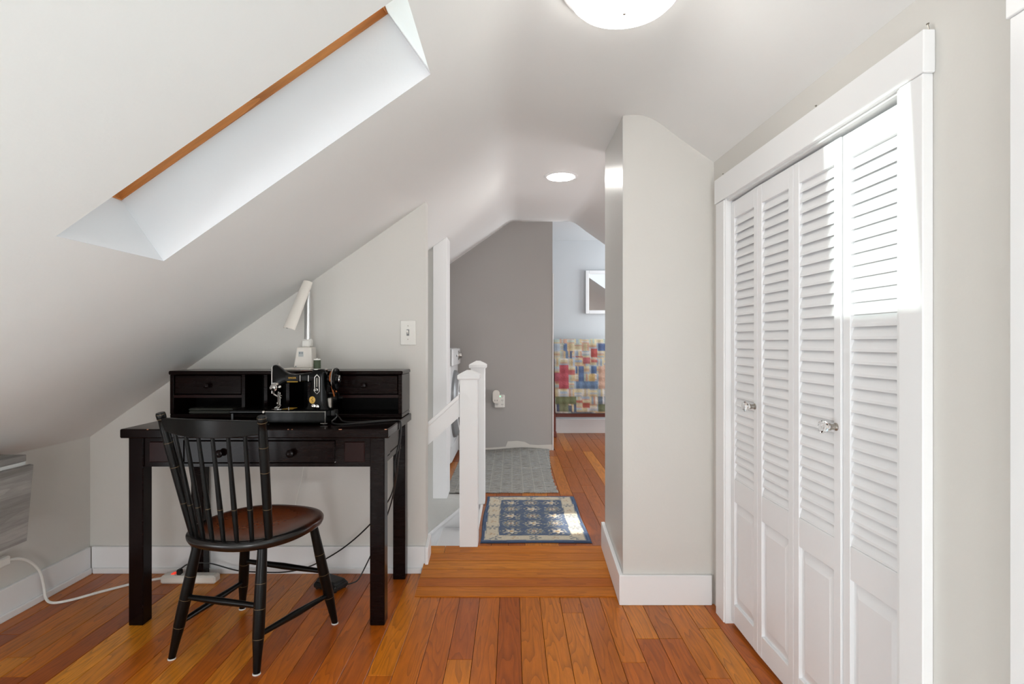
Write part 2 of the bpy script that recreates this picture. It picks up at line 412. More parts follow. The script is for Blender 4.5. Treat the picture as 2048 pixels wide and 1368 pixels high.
# rear wall behind the camera with its window
wm = MB(); WX0, WX1, WZ0, WZ1 = -0.7, 0.8, 0.65, 1.85
for x0, x1, z0, z1 in ((-2.05, WX0, -0.02, 2.1), (WX1, 1.1, -0.02, 2.1), (WX0, WX1, -0.02, WZ0), (WX0, WX1, WZ1, 2.1)):
    wm.box(x0, x1, -3.50, -3.40, z0, z1)
struct(wm.build('wall_rear', M['wall']))
win2 = sempty('window_2', (0.05, -3.40, WZ0))
fm = MB(); fm.box(WX0-0.07, WX0, -3.40, -3.38, WZ0-0.07, WZ1+0.07); fm.box(WX1, WX1+0.07, -3.40, -3.38, WZ0-0.07, WZ1+0.07)
fm.box(WX0, WX1, -3.40, -3.38, WZ1, WZ1+0.07); fm.box(WX0, WX1, -3.40, -3.36, WZ0-0.07, WZ0)
fm.build('window_frame', M['trim'], win2)
MB().box(WX0, WX1, -3.465, -3.435, 1.24, 1.27).build('meeting_rail', M['trim'], win2)
# hall, stairwell and far room walls
HZ = 0.072
wm = MB().prism([(-2.02, -1.4), (-2.02, zc(-2.02, 3.8)), (-0.447, zc(-0.447, 3.8)+0.003), (-0.447, HZ), (-0.19, HZ-0.022), (-0.19, -1.4)], 'y', 3.755, 3.90)
struct(wm.build('wall_stair', M['hallwall']), 'pale grey wall on the far side of the stairwell')
gw = struct(MB().prism([(-1.9, 0.0), (-1.9, 0.92), (-0.1, zc(-0.1, 5.41)+0.004), (0.0, zc(0.0, 5.41)+0.004), (0.385, 2.25), (0.385, 0.0)], 'y', 5.412, 5.50).build('wall_hall_end', M['greywall']), 'mid-grey wall closing the end of the hall')
MB().prism([(-0.52, HZ), (-0.52, 0.082), (-0.2, 0.095), (-0.06, 0.105), (-0.04, 0.155), (0.05, 0.16), (0.12, 0.15), (0.17, 0.125), (0.25, 0.12), (0.384, 0.125), (0.384, HZ)], 'y', 5.409, 5.4118).build('plaster_patch', M['plaster'], gw)
MB().box(0.3855, 0.395, 5.405, 5.505, HZ, 1.75).build('corner_bead', M['trim'], gw)
struct(MB().prism([(-0.5, 0), (-0.5, 2.25), (2.2, 2.25), (2.2, 0)], 'y', 6.43, 6.52).build('wall_far_room', M['bluewall']), 'cool grey wall at the back of the far room')
struct(MB().box(-0.6, -0.5, 5.5, 6.52, 0, 2.25).build('wall_far_room_left', M['bluewall']))
wm = MB(); wm.box(2.04, 2.12, 5.4, 5.6, 0, 2.25); wm.box(2.04, 2.12, 6.36, 6.52, 0, 2.25); wm.box(2.04, 2.12, 5.6, 6.36, 0, 0.9); wm.box(2.04, 2.12, 5.6, 6.36, 1.95, 2.25)
struct(wm.build('wall_far_room_right', M['bluewall']))
wm = MB(); wm.box(2.02, 2.08, 2.845, 3.10, 0, 1.25); wm.box(2.02, 2.08, 4.70, 5.41, 0, 1.25); wm.box(2.02, 2.08, 3.10, 4.70, 0, 0.30); wm.box(2.02, 2.08, 3.10, 4.70, 0.90, 1.25)
struct(wm.build('wall_hall_right', M['hallwall']))
struct(MB().prism([(1.03, 0.0), (1.03, zc(1.03, 2.84)+0.004), (2.05, zc(2.05, 2.84)+0.004), (2.05, 0.0)], 'y', 2.78, 2.845).build('wall_hall_near', M['hallwall']))

# ---- floors: slab plus separate boards
def boards(floor, mat, x0, x1, y0, y1, z, w=0.0855, lmin=0.7, lmax=1.9, yfun=None):
    nb = int(math.ceil((x1-x0)/w))
    for k in range(nb):
        a = x0+k*w; b = min(x1, a+w)
        if b-a < 0.006: continue
        lo, hi = (y0, y1) if yfun is None else yfun(0.5*(a+b))
        y = lo - random.uniform(0, 0.9); cuts = []
        while y < hi:
            y += random.uniform(lmin, lmax); cuts.append(y)
        p = lo
        for c in cuts:
            q = min(c, hi)
            if hi-q < 0.12: q = hi
            if q-p > 0.02:
                g = 0.0008; dz = random.uniform(-0.0003, 0.0003)
                MB().bbox(a+g, b-g, p+g, q-g, z-0.018, z+dz, 0.0009).build('plank', mat, floor, origin=((a+b)/2, (p+q)/2, z))
            p = q
            if p >= hi: break
floor = struct(MB().box(-2.02, 1.0, -3.40, 2.725, -0.08, -0.0185).build('floor', M['sub']), 'orange fir strip floor of the attic room')
def yf(x):
    return (-3.40, 2.455) if -0.425 < x < 0.4675 else ((-3.40, 2.724) if x <= -0.425 else (-3.40, 2.391 if x < 0.885 else 2.36))
boards(floor, M['floor'], -2.019, 0.955, -3.40, 2.7, 0.0, yfun=yf)
# ramp up to the hall: boards lie across
RY0, RY1 = 2.452, 2.872
ramp_o = struct(MB().prism([(RY0, -0.05), (RY0+0.012, -0.014), (RY1, HZ-0.0185), (RY1, -0.05)], 'x', -0.42, 0.466).build('floor_ramp', M['sub']), 'short wooden ramp of crosswise boards up to the hall')
nr = 6
for k in range(nr):
    a = k/nr; b = (k+1)/nr
    y0 = RY0+(RY1-RY0)*a; y1 = RY0+(RY1-RY0)*b; z0 = 0.004+(HZ-0.004)*a; z1 = 0.004+(HZ-0.004)*b
    spl = {5: [(-0.42, -0.335), (-0.333, 0.466)], 3: [(-0.42, 0.466)]}.get(k, [(-0.42, 0.466)])
    for xa, xb in spl:
        g = 0.0017
        MB().hexa([(xa, y0+g, z0-0.018), (xb, y0+g, z0-0.018), (xb, y1-g, z1-0.018), (xa, y1-g, z1-0.018),
                   (xa, y0+g, z0), (xb, y0+g, z0), (xb, y1-g, z1), (xa, y1-g, z1)]).build('plank', M['floorx'], ramp_o, origin=((xa+xb)/2, (y0+y1)/2, z0))
fh = MB(); fh.box(-0.19, 2.04, RY1, 3.755, 0.0, HZ-0.0185); fh.box(-1.5, 2.04, 3.9, 5.41, 0.0, HZ-0.0185); fh.box(-0.19, 2.04, 3.755, 3.9, 0.0, HZ-0.0185); fh.box(0.385, 2.04, 5.41, 5.51, 0, HZ-0.0185); fh.box(-0.5, 2.04, 5.51, 6.43, 0.0, HZ-0.0185)
floor_h = struct(fh.build('floor_hall', M['sub']), 'darker fir boards running down the hall')
def yh(x):
    if x < -0.19: return (3.902, 5.41)
    return (RY1+0.001, 6.43) if x > 0.385 else (RY1+0.001, 5.41)
boards(floor_h, M['hallfloor'], -0.19, 2.02, RY1, 6.43, HZ, yfun=yh)
boards(floor_h, M['hallfloor'], -1.215, -0.19, 3.9, 5.41, HZ, yfun=yh)
# stairs going down to the left
st = sempty('stair_flight', (-0.19, 3.3, 0), 'white painted stairs going down beside the hall')
for k in range(6):
    zt = HZ-0.19*(k+1); x1 = -0.20-0.235*k
    MB().bbox(x1-0.255, x1, 2.895, 3.735, zt-0.03, zt, 0.006).build('tread', M['stair'], st)
    MB().box(x1-0.018, x1, 2.895, 3.735, zt, zt+0.16).build('riser', M['stair'], st)
MB().prism([(-0.272, 0.060), (-0.19, 0.060), (-0.19, -0.12), (-1.75, -1.38), (-1.75, -1.152)], 'y', 3.737, 3.7545).build('skirt_board', M['trim'], st)
sk_ = MB().prism([(-0.272, 0.0715), (-0.272, 0.049), (-1.75, -1.163), (-1.75, -1.1405)], 'y', 3.726, 3.7545)
sk_.build('skirt_cap', M['trim'], st)
MB().box(-0.197, -0.182, 2.96, 3.62, HZ-0.1, HZ+0.001).build('nosing', M['trim'], st)
struct(MB().prism([(-2.0, -1.4), (-2.0, -0.02), (-0.42, -0.02), (-0.42, 0.05), (-0.19, 0.05), (-0.19, -1.4)], 'y', 2.872, 2.89).build('wall_stair_near', M['trim']))
struct(MB().box(-2.0, -0.1, 2.8, 3.76, -1.45, -1.40).build('floor_lower', M['stair']))

# ---- baseboards, casings, trims
def bb(name, hexes, label=None):
    m_ = MB()
    for h in hexes: m_.box(*h)
    return struct(m_.build(name, M['trim'], bevel=0.003), label)
bb('baseboard_left', [(-2.02, -2.004, 1.06, 2.709, 0.0, 0.125), (-2.0041, -1.992, 1.06, 2.70, 0.0, 0.028)])
bb('baseboard_far', [(-2.003, -0.4135, 2.709, 2.7249, 0.0, 0.125), (-1.99, -0.428, 2.698, 2.7091, 0.0, 0.026)])
m_ = MB().hexa([(-0.4135, 2.6985, 0.03), (-0.398, 2.6985, 0.03), (-0.398, 2.802, 0.06), (-0.4135, 2.802, 0.06), (-0.4135, 2.6985, 0.125), (-0.398, 2.6985, 0.125), (-0.398, 2.802, 0.155), (-0.4135, 2.802, 0.155)])
m_.build('baseboard_end', M['trim'], bevel=0.003); struct(bpy.data.objects['baseboard_end'])
bb('baseboard_pier', [(0.4525, 0.836, 2.375, 2.3919, 0.0, 0.125)])
struct(MB().hexa([(0.448, 2.3755, 0.0), (0.4654, 2.3755, 0.0), (0.4654, 2.862, HZ-0.004), (0.448, 2.862, HZ-0.004), (0.448, 2.3755, 0.125), (0.4654, 2.3755, 0.125), (0.4654, 2.862, 0.197), (0.448, 2.862, 0.197)]).build('baseboard_ramp', M['trim'], bevel=0.003))
bb('baseboard_far_room', [(-0.5, 2.04, 6.41, 6.4299, HZ, HZ+0.16)])
# trim column at the stairwell corner
struct(MB().prism([(-0.519, HZ), (-0.519, zc(-0.519, 3.75)), (-0.427, zc(-0.427, 3.75)), (-0.427, HZ)], 'y', 3.737, 3.915).build('trim_1', M['trim'], bevel=0.003), 'white full-height corner post at the stairwell')
# closet casing
ct = sempty('trim_2', (rwx(1.2), 1.2, 0), 'white flat casing around the louvered closet')
rbox(1.178, DY0, 0, 1.657, 0.0003, 0.023).build('jamb_casing', M['trim'], ct, bevel=0.002)
rbox(DY1, 2.310, 0, 1.657, 0.0003, 0.023).build('jamb_casing', M['trim'], ct, bevel=0.002)
hd = MB().hexa([(rwx(1.172)-0.026, 1.172, 1.657), (rwx(1.172)-0.0003, 1.172, 1.657), (rwx(2.318)-0.0003, 2.318, 1.659), (rwx(2.318)-0.026, 2.318, 1.659),
                (rwx(1.172)-0.026, 1.172, 1.745), (rwx(1.172)-0.0003, 1.172, 1.745), (rwx(2.318)-0.0003, 2.318, 1.756), (rwx(2.318)-0.026, 2.318, 1.756)])
hd.build('header', M['trim'], ct, bevel=0.002)
rbox(DY0-0.001, DY0+0.012, 0.0, 1.66, -0.06, 0.018).build('door_jamb', M['trim'], ct)
rbox(DY1-0.006, DY1+0.001, 0.0, 1.66, -0.06, 0.018).build('door_jamb', M['trim'], ct)
rbox(DY0+0.013, DY1-0.007, 1.651, 1.660, -0.045, 0.012).build('track', M['trim'], ct)
for yy, zz, ln in ((1.18, 1.745, 0.0), (1.60, 1.749, 0), (2.27, 1.7555, 0)):
    n_ = MB().tube([(rwx(yy)-0.006, yy, zz-0.004), (rwx(yy)-0.0085, yy+0.003, zz+0.016)], 0.0013, 6)
    n_.lathe((rwx(yy)-0.0085, yy+0.003, zz+0.016), (-0.15, 0.2, 1), [(0, 0.0032), (0.0012, 0.0032)], 8)
    tag(n_.build('nail', M['nickel'], origin=(rwx(yy)-0.006, yy, zz)), {1.18: 'bent nail above the header end nearest the camera', 1.60: 'nail above the middle of the closet header', 2.27: 'nail above the closet header beside the pier corner'}[yy], 'nail', 'nails above the closet header')
# second casing at the right edge of the view
ct3 = sempty('trim_3', (rwx(0.9), 0.9, 0), 'white door casing at the right edge')
rbox(0.905, 0.980, 0, 1.657, 0.0003, 0.02).build('jamb_casing', M['trim'], ct3, bevel=0.002)
rbox(0.1, 0.984, 1.657, 1.745, 0.0003, 0.024).build('header', M['trim'], ct3, bevel=0.002)
d3 = sempty('door_3', (rwx(0.5), 0.5, 0), 'white glazed door added for light just outside the right edge')  # unseen door, glazed so that added daylight enters from the right
for y0, y1, z0, z1 in ((0.105, 0.165, 0.01, 1.655), (0.845, 0.90, 0.01, 1.655), (0.165, 0.845, 0.01, 0.22), (0.165, 0.845, 1.59, 1.655), (0.165, 0.845, 0.90, 0.93)):
    rbox(y0, y1, z0, z1, -0.05, -0.015).build('door_rail', M['door'], d3)
rbox(0.165, 0.845, 0.22, 0.90, -0.035, -0.03).build('pane', M['pane'], d3); rbox(0.165, 0.845, 0.93, 1.59, -0.035, -0.03).build('pane', M['pane'], d3)

# ---- louvered bifold closet doors
NS = 32; PW = (DY1-DY0-0.022)/4
def louver_door(name, label, leaves, knob_leaf, knob_side):
    base_y = DY1-0.008-leaves[0]*PW
    d = sempty(name, (rwx(base_y), base_y, 0), label)
    for li in leaves:
        ya = DY1-0.008-li*PW-0.001; yb = ya-PW+0.002           # far edge, near edge
        ow = [0.000, 0.006, 0.004, -0.003][li]; ow2 = [0.006, 0.004, 0.002, -0.004][li]
        def q(y0, y1, z0, z1, d0, d1):                          # box between y0(far) and y1(near)
            def xx(y, dd): 
                t = (ya-y)/(ya-yb); return rwx(y)+0.004-dd-(ow*(1-t)+ow2*t)
            return [(xx(y1, d1), y1, z0), (xx(y1, d0), y1, z0), (xx(y0, d0), y0, z0), (xx(y0, d1), y0, z0), (xx(y1, d1), y1, z1), (xx(y1, d0), y1, z1), (xx(y0, d0), y0, z1), (xx(y0, d1), y0, z1)]
        ZB, ZT = 0.014, 1.643; sw = 0.030
        fr = MB()
        fr.hexa(q(ya, ya-sw, ZB, ZT, -0.026, 0.0)); fr.hexa(q(yb+sw, yb, ZB, ZT, -0.026, 0.0))
        for z0, z1 in ((ZB, 0.09), (0.485, 0.572), (1.578, ZT)):
            fr.hexa(q(ya-sw, yb+sw, z0, z1, -0.025, -0.0005))
        leaf = fr.build('door_leaf', M['door'], d, origin=(rwx(ya), ya, 0), bevel=0.0015)
        # raised field
        pm = MB()
        y0, y1 = ya-sw, yb+sw
        pm.hexa(q(y0, y1, 0.09, 0.485, -0.02, -0.011))
        ins = 0.028
        a = q(y0-0.008, y1+0.008, 0.098, 0.477, -0.011, -0.011); b = q(y0-ins, y1+ins, 0.09+ins+0.01, 0.485-ins-0.01, -0.004, -0.004)
        fa = [a[0], a[3], a[7], a[4]]; fb = [b[0], b[3], b[7], b[4]]
        pm.add(fa+fb, [(4, 5, 6, 7)] + [(i, (i+1) % 4, (i+1) % 4+4, i+4) for i in range(4)])
        pm.build('raised_panel', M['door'], leaf)
        # slats
        pitch = (1.578-0.572)/NS; sme = None
        for k in range(NS):
            zb = 0.572+pitch*k
            hx = []
            for (dd, dz) in ((-0.0035, 0.0005), (-0.0145, 0.0335), (-0.0145, 0.0400), (-0.0035, 0.0075)):
                hx.append((dd, zb+dz))
            (d0, z0), (d1, z1), (d2, z2), (d3, z3) = hx
            P0 = q(y0, y1, z0, z3, d0, d0); P1 = q(y0, y1, z1, z2, d1, d1)
            # front edge verts: near/far
            fn0, ff0, fn1, ff1 = P0[0], P0[3], P0[4], P0[7]
            bn0, bf0, bn1, bf1 = P1[0], P1[3], P1[4], P1[7]
            if sme is None:
                s_ = MB().hexa([fn0, bn0, bf0, ff0, fn1, bn1, bf1, ff1])
                so = s_.build('louver_slat', M['door'], leaf, origin=(rwx(ya), ya, zb)); sme = so.data
            else:
                so = bpy.data.objects.new('louver_slat', sme); COL.objects.link(so); so.parent = leaf
                so.location = (0, 0, zb); WO[so.name] = (rwx(ya), ya, zb)
        if li == knob_leaf:
            ky = yb+0.019 if knob_side == 'near' else ya-0.019
            kz = 0.873
            kx = q(ky, ky, 0, 1, 0, 0)[0][0]
            kn = MB().lathe((kx, ky, kz), (-1, 0, 0), [(0, 0.0105), (0.003, 0.0105), (0.005, 0.008), (0.014, 0.0075), (0.016, 0.0095), (0.019, 0.0095)], 18).build('knob', M['nickel'], d, smooth=True)
            MB().lathe((kx, ky, kz), (-1, 0, 0), [(0.0192, 0.0075), (0.024, 0.009), (0.030, 0.0165), (0.036, 0.0185), (0.041, 0.0165), (0.044, 0.010)], 8).build('crystal', M['crystal'], kn)
    return d
louver_door('door_1', 'far pair of white louvered bifold closet doors, next to the pier', (0, 1), 0, 'near')
louver_door('door_2', 'near pair of white louvered bifold closet doors, partly in sunlight', (2, 3), 2, 'near')

# ================================================================ OBJECTS
# ---- desk
DT = 0.765; DX0, DX1, DYF, DYB = -1.508, -0.476, 2.185, 2.69
desk = thing('writing_desk', ((DX0+DX1)/2, 2.44, 0), 'dark espresso wooden writing desk with one wide drawer against the gable wall', 'desk')
top = MB().bbox(DX0, DX1, DYF, DYB, DT-0.035, DT, 0.004).build('desktop', M['desk'], desk)
for cx, w_ in ((-0.66, 0.012), (-0.485, 0.009), (-0.86, 0.004), (-0.845, 0.003), (-1.40, 0.006)):
    MB().bbox(cx-w_/2, cx+w_/2, DYF-0.0006, DYF+0.003, DT-0.0025, DT+0.0005, 0.0006).build('chip', M['chip'], top)
LW = 0.057
lx0, lx1 = DX0+0.021, DX1-0.018
for x in (lx0, lx1-LW):
    for y in (DYF+0.02, DYB-0.012-LW+0.012):
        MB().bbox(x, x+LW, y, y+LW, 0.0, DT-0.0352, 0.003).build('leg', M['desk'], desk)
AZ = 0.615; fy = DYF+0.028
# front apron: rails and posts around the drawer
dx0, dx1 = -1.275, -0.690
ap = MB()
ap.box(lx0+LW, dx0-0.004, fy, fy+0.02, AZ, DT-0.036); ap.box(dx1+0.004, lx1-LW, fy, fy+0.02, AZ, DT-0.036)
ap.box(dx0-0.004, dx1+0.004, fy, fy+0.02, AZ, AZ+0.012); ap.box(dx0-0.004, dx1+0.004, fy, fy+0.02, DT-0.046, DT-0.036)
ap.build('front_apron', M['desk'], desk)
for x0, x1 in ((-0.652, -0.572), (-1.41, -1.33)):
    MB().bbox(x0, x1, fy-0.004, fy+0.004, AZ+0.018, AZ+0.098, 0.003).build('corner_block', M['desk_red'], desk)
dr = MB().bbox(dx0, dx1, fy-0.002, fy+0.02, AZ+0.015, DT-0.049, 0.003).build('drawer', M['desk'], desk)
MB().box(dx0, dx1, fy+0.021, fy+0.40, AZ+0.02, DT-0.06).build('drawer_box', M['desk_in'], dr)
for kx in (-1.130, -0.856):
    MB().lathe((kx, fy-0.002, AZ+0.054), (0, -1, 0), [(0, 0.007), (0.008, 0.006), (0.012, 0.012), (0.018, 0.0155), (0.024, 0.014), (0.027, 0.007)], 20).build('knob', M['desk'], dr, smooth=True)
# side and back aprons: framed with a recessed field of slats
for x0, x1, xf in ((lx0+0.012, lx0+0.03, lx0+0.012), (lx1-0.03, lx1-0.012, lx1-0.012)):
    y0, y1 = DYF+0.02+LW, DYB-LW
    sm = MB(); sm.box(x0+0.004, x1-0.004, y0, y1, AZ+0.022, DT-0.036)
    for za, zb in ((AZ, AZ+0.024), (DT-0.058, DT-0.036)): sm.box(x0, x1, y0, y1, za, zb)
    sm.box(x0, x1, y0, y0+0.10, AZ+0.02, DT-0.05); sm.box(x0, x1, y1-0.05, y1, AZ+0.02, DT-0.05)
    sm.build('side_apron', M['desk'], desk)
MB().box(lx0+LW, lx1-LW, DYB-0.03, DYB-0.012, AZ, DT-0.036).build('back_apron', M['desk'], desk)

# ---- hutch on the desk
HX0, HX1, HYF, HYB, HB, HTP = -1.505, -0.484, 2.502, 2.69, DT+0.0006, 0.973
hut = thing('desktop_hutch', ((HX0+HX1)/2, 2.6, HB), 'low espresso hutch with two small drawers and cubbies on the back of the desk', 'hutch')
tk = 0.017
MB().bbox(HX0-0.004, HX1+0.004, HYF-0.006, HYB, HTP-tk, HTP, 0.004).build('top_board', M['desk'], hut)
MB().bbox(HX0, HX1, HYF, HYB, HB, HB+tk, 0.003).build('bottom_board', M['desk'], hut)
for x in (HX0, HX1-tk): MB().bbox(x, x+tk, HYF, HYB, HB+tk, HTP-tk, 0.002).build('side_board', M['desk'], hut)
MB().box(HX0+tk, HX1-tk, HYB-0.008, HYB, HB+tk, HTP-tk).build('back_board', M['desk_in'], hut)
z0, z1 = HB+tk, HTP-tk; dws = (HX0+tk, -1.19, 'l'), (-0.80, HX1-tk, 'r')
for xx_ in (-1.19, -1.092, -0.995, -0.9, -0.815):
    MB().box(xx_, xx_+0.014, HYF+0.004, HYB-0.008, z0, z1).build('divider', M['desk'], hut)
sz = z0+0.072
for xa, xb, _ in dws:
    MB().box(xa, xb, HYF+0.003, HYB-0.008, sz, sz+0.012).build('shelf', M['desk_red'], hut)
    d_ = MB().bbox(xa+0.003, xb-0.003, HYF+0.004, HYF+0.02, sz+0.016, z1-0.004, 0.002).build('drawer', M['desk'], hut)
    MB().box(xa+0.006, xb-0.006, HYF+0.02, HYB-0.02, sz+0.018, z1-0.012).build('drawer_box', M['desk_in'], d_)
    MB().lathe(((xa+xb)/2, HYF+0.004, (sz+z1)/2+0.004), (0, -1, 0), [(0, 0.006), (0.007, 0.005), (0.011, 0.009), (0.016, 0.0125), (0.021, 0.011), (0.023, 0.005)], 18).build('knob', M['desk'], d_, smooth=True)

# ---- folder lying in the hutch
fo = thing('folder', (-1.33, 2.58, z0), 'dark olive zip folder lying in the left cubby of the hutch', 'folder')
fz = z0+0.0006
MB().bbox(-1.425, -1.235, 2.506, 2.65, fz, fz+0.012, 0.004).build('cover', M['folder'], fo)
MB().bbox(-1.428, -1.232, 2.508, 2.65, fz+0.0126, fz+0.024, 0.005).build('flap', M['folder'], fo)
MB().tube(crom([(-1.232, 2.509, fz+0.014), (-1.222, 2.504, fz+0.010), (-1.216, 2.508, fz+0.006)]), 0.0035, 8).build('zip_pull', M['black_pl'], fo)

# ---- desk lamp on the hutch
LX, LY = -0.952, 2.604; lz = HTP+0.0006
lp = thing('desk_lamp', (LX, LY, lz), 'cream folding desk lamp with silver arm standing on the hutch', 'lamp')
MB().bbox(-1.030, -0.906, 2.555, 2.655, lz, lz+0.008, 0.003).build('base_plate', M['cream_pl'], lp)
bd = MB(); zb_ = lz+0.008; zt_ = lz+0.103
bd.prism([(-0.990, zb_), (-0.906, zb_), (-0.908, zt_), (-0.975, zt_)], 'y', 2.575, 2.64)
bo = bd.build('base_body', M['cream_pl'], lp, bevel=0.006)
MB().box(-0.966, -0.944, 2.5735, 2.5749, zb_+0.052, zb_+0.075).build('sticker', paint('pale_grey_sticker', (188, 192, 190), 0.6, 0), bo)
for sx_ in (-0.962, -0.952):
    MB().box(sx_, sx_+0.005, 2.5725, 2.5734, zb_+0.064, zb_+0.073).build('sticker_mark', paint('grey_ink', (140, 146, 150), 0.6, 0), bo)
MB().lathe((-0.978, 2.5749, zb_+0.007), (0, -1, 0), [(0, 0.003), (0.0015, 0.003)], 10).build('button', M['app_grey'], bo)
MB().bbox(-0.958, -0.918, 2.585, 2.628, zt_, zt_+0.034, 0.006).build('hinge', M['white_pl'], lp)
MB().lathe((-0.96, 2.607, zt_+0.024), (1, 0, 0), [(0, 0.012), (0.002, 0.014), (0.042, 0.014), (0.044, 0.012)], 20).build('hinge_pin', M['white_pl'], lp, smooth=True)
arm = MB()
rg = []
for h in (zt_+0.033, 1.34):
    rg.append([(-0.937+0.0145*math.cos(2*PI*k/16), 2.607+0.009*math.sin(2*PI*k/16), h) for k in range(16)])
arm.ring_tube(rg); arm.build('arm', M['silver'], lp, smooth=True)
# head: long half-round trough, top folded against the arm, foot swung left and towards the room
A = Vector((-0.931, 2.600, 1.375)); B = Vector((-0.992, 2.535, 1.157))
ax = (B-A).normalized(); side = Vector((0.93, -0.28, 0)); side = (side-ax*side.dot(ax)).normalized(); up = side.cross(ax)
if up.y > 0: up = -up
hm = MB(); rings = []
def head_ring(p, w, inset=0.0):
    r = []; n = 12
    for k in range(n+1):
        a = PI*k/n; r.append(tuple(p + side*(w*math.cos(a)) + up*(0.62*w*math.sin(a)*1.0)))
    for k in range(n+1):
        a = PI*(n-k)/n; r.append(tuple(p + side*((w-0.003)*math.cos(a)) + up*((0.62*w-0.003)*math.sin(a))))
    return r
for t, w in ((0, 0.0235), (0.03, 0.0260), (0.5, 0.0290), (1.0, 0.0315)):
    rings.append(head_ring(A+(B-A)*t, w))
hm.ring_tube(rings); hd_ = hm.build('lamp_head', M['cream_pl'], lp, smooth=True, angle=50)
pl = MB(); rings = []
for t, w in ((0.02, 0.021), (0.97, 0.027)):
    p = A+(B-A)*t; rings.append([tuple(p+side*w+up*0.002), tuple(p-side*w+up*0.002), tuple(p-side*w+up*0.006), tuple(p+side*w+up*0.006)])
pl.ring_tube(rings); pl.build('light_panel', M['white_pl'], hd_)
tp = MB(); tp.ring_tube([[tuple(A+ax*h+side*(0.0232*math.cos(PI*k/12))+up*(0.62*0.0232*math.sin(PI*k/12))) for k in range(13)] for h in (0.0, 0.003)])
tp.build('end_cap', M['cream_pl'], hd_)
MB().lathe(tuple(B+up*0.010-side*0.006-ax*0.004), tuple(ax), [(0, 0.003), (0.004, 0.003)], 10).build('switch', M['slot'], hd_)

# ---- sewing machine
SB0, SB1, SF, SBK, SZ0, SZ1 = -1.003, -0.7515, 2.302, 2.462, DT+0.004, 0.823
sm = thing('sewing_machine', (-0.88, 2.38, DT), 'small vintage black sewing machine with gold lettering on the desk', 'sewing machine')
bed = MB().bbox(SB0, SB1, SF, SBK, SZ0, SZ1, 0.005).build('bed', M['japan'], sm)
for x in (SB0+0.012, SB1-0.012):
    for y in (SF+0.012, SBK-0.012):
        MB().lathe((x, y, DT+0.0003), (0, 0, 1), [(0, 0.006), (0.0042, 0.006)], 12).build('foot', M['rubber'], sm)
MB().box(SB0+0.002, SB1-0.002, SF-0.0008, SF, SZ1-0.006, SZ1-0.0045).build('trim_line', M['nickel'], bed)
MB().tube([(SB1-0.004, SF-0.0015, SZ0+0.004), (SB1-0.004, SF-0.0015, SZ1-0.003)], 0.0013, 6).build('edge_line', M['chrome'], bed)
MB().bbox(SB1-0.022, SB1+0.006, SF-0.008, SF+0.004, SZ0-0.0005, SZ0+0.003, 0.001).build('latch', M['chrome'], bed)
lf = MB().bbox(SB0-0.146, SB0-0.002, SF+0.004, SBK-0.004, SZ1-0.014, SZ1-0.0005, 0.005).build('extension_leaf', M['japan'], sm)
MB().lathe((SB0-0.001, SF+0.002, SZ1-0.006), (0, -1, 0), [(0, 0.006), (0.006, 0.006), (0.008, 0.004)], 14).build('hinge_knob', M['nickel'], lf, smooth=True)
MB().bbox(SB0-0.144, SB0-0.134, SF+0.02, SF+0.03, DT+0.0003, SZ1-0.0142, 0.001).build('leaf_leg', M['japan'], lf)
# needle plate
np_ = MB().lathe((-0.970, 2.375, SZ1), (0, 0, 1), [(0, 0.034), (0.001, 0.034)], 28).build('needle_plate', M['chrome'], bed)
MB().box(-0.948, -0.905, 2.345, 2.40, SZ1, SZ1+0.0008).build('gold_scroll', M['brass'], bed)
MB().lathe((-0.920, 2.345, SZ1), (0, 0, 1), [(0, 0.0025), (0.005, 0.0025), (0.006, 0.004), (0.008, 0.004)], 10).build('thumb_screw', M['chrome'], bed)
HYc = 2.375
# pillar: tapered oval column
rings = []
for z, xa, xb, hw in ((SZ1, -0.862, -0.758, 0.038), (SZ1+0.012, -0.850, -0.764, 0.034), (SZ1+0.04, -0.842, -0.768, 0.030), (SZ1+0.10, -0.836, -0.771, 0.027), (0.94, -0.838, -0.771, 0.027), (0.965, -0.836, -0.772, 0.026), (0.982, -0.830, -0.776, 0.022), (0.987, -0.822, -0.784, 0.014)):
    cx = (xa+xb)/2; rx = (xb-xa)/2
    rings.append([(cx+rx*abs(math.cos(a))**0.6*(1 if math.cos(a) > 0 else -1), HYc+hw*abs(math.sin(a))**0.6*(1 if math.sin(a) > 0 else -1), z) for a in [2*PI*k/24 for k in range(24)]])
pil = MB().ring_tube(rings).build('pillar', M['japan'], sm, smooth=True, angle=60)
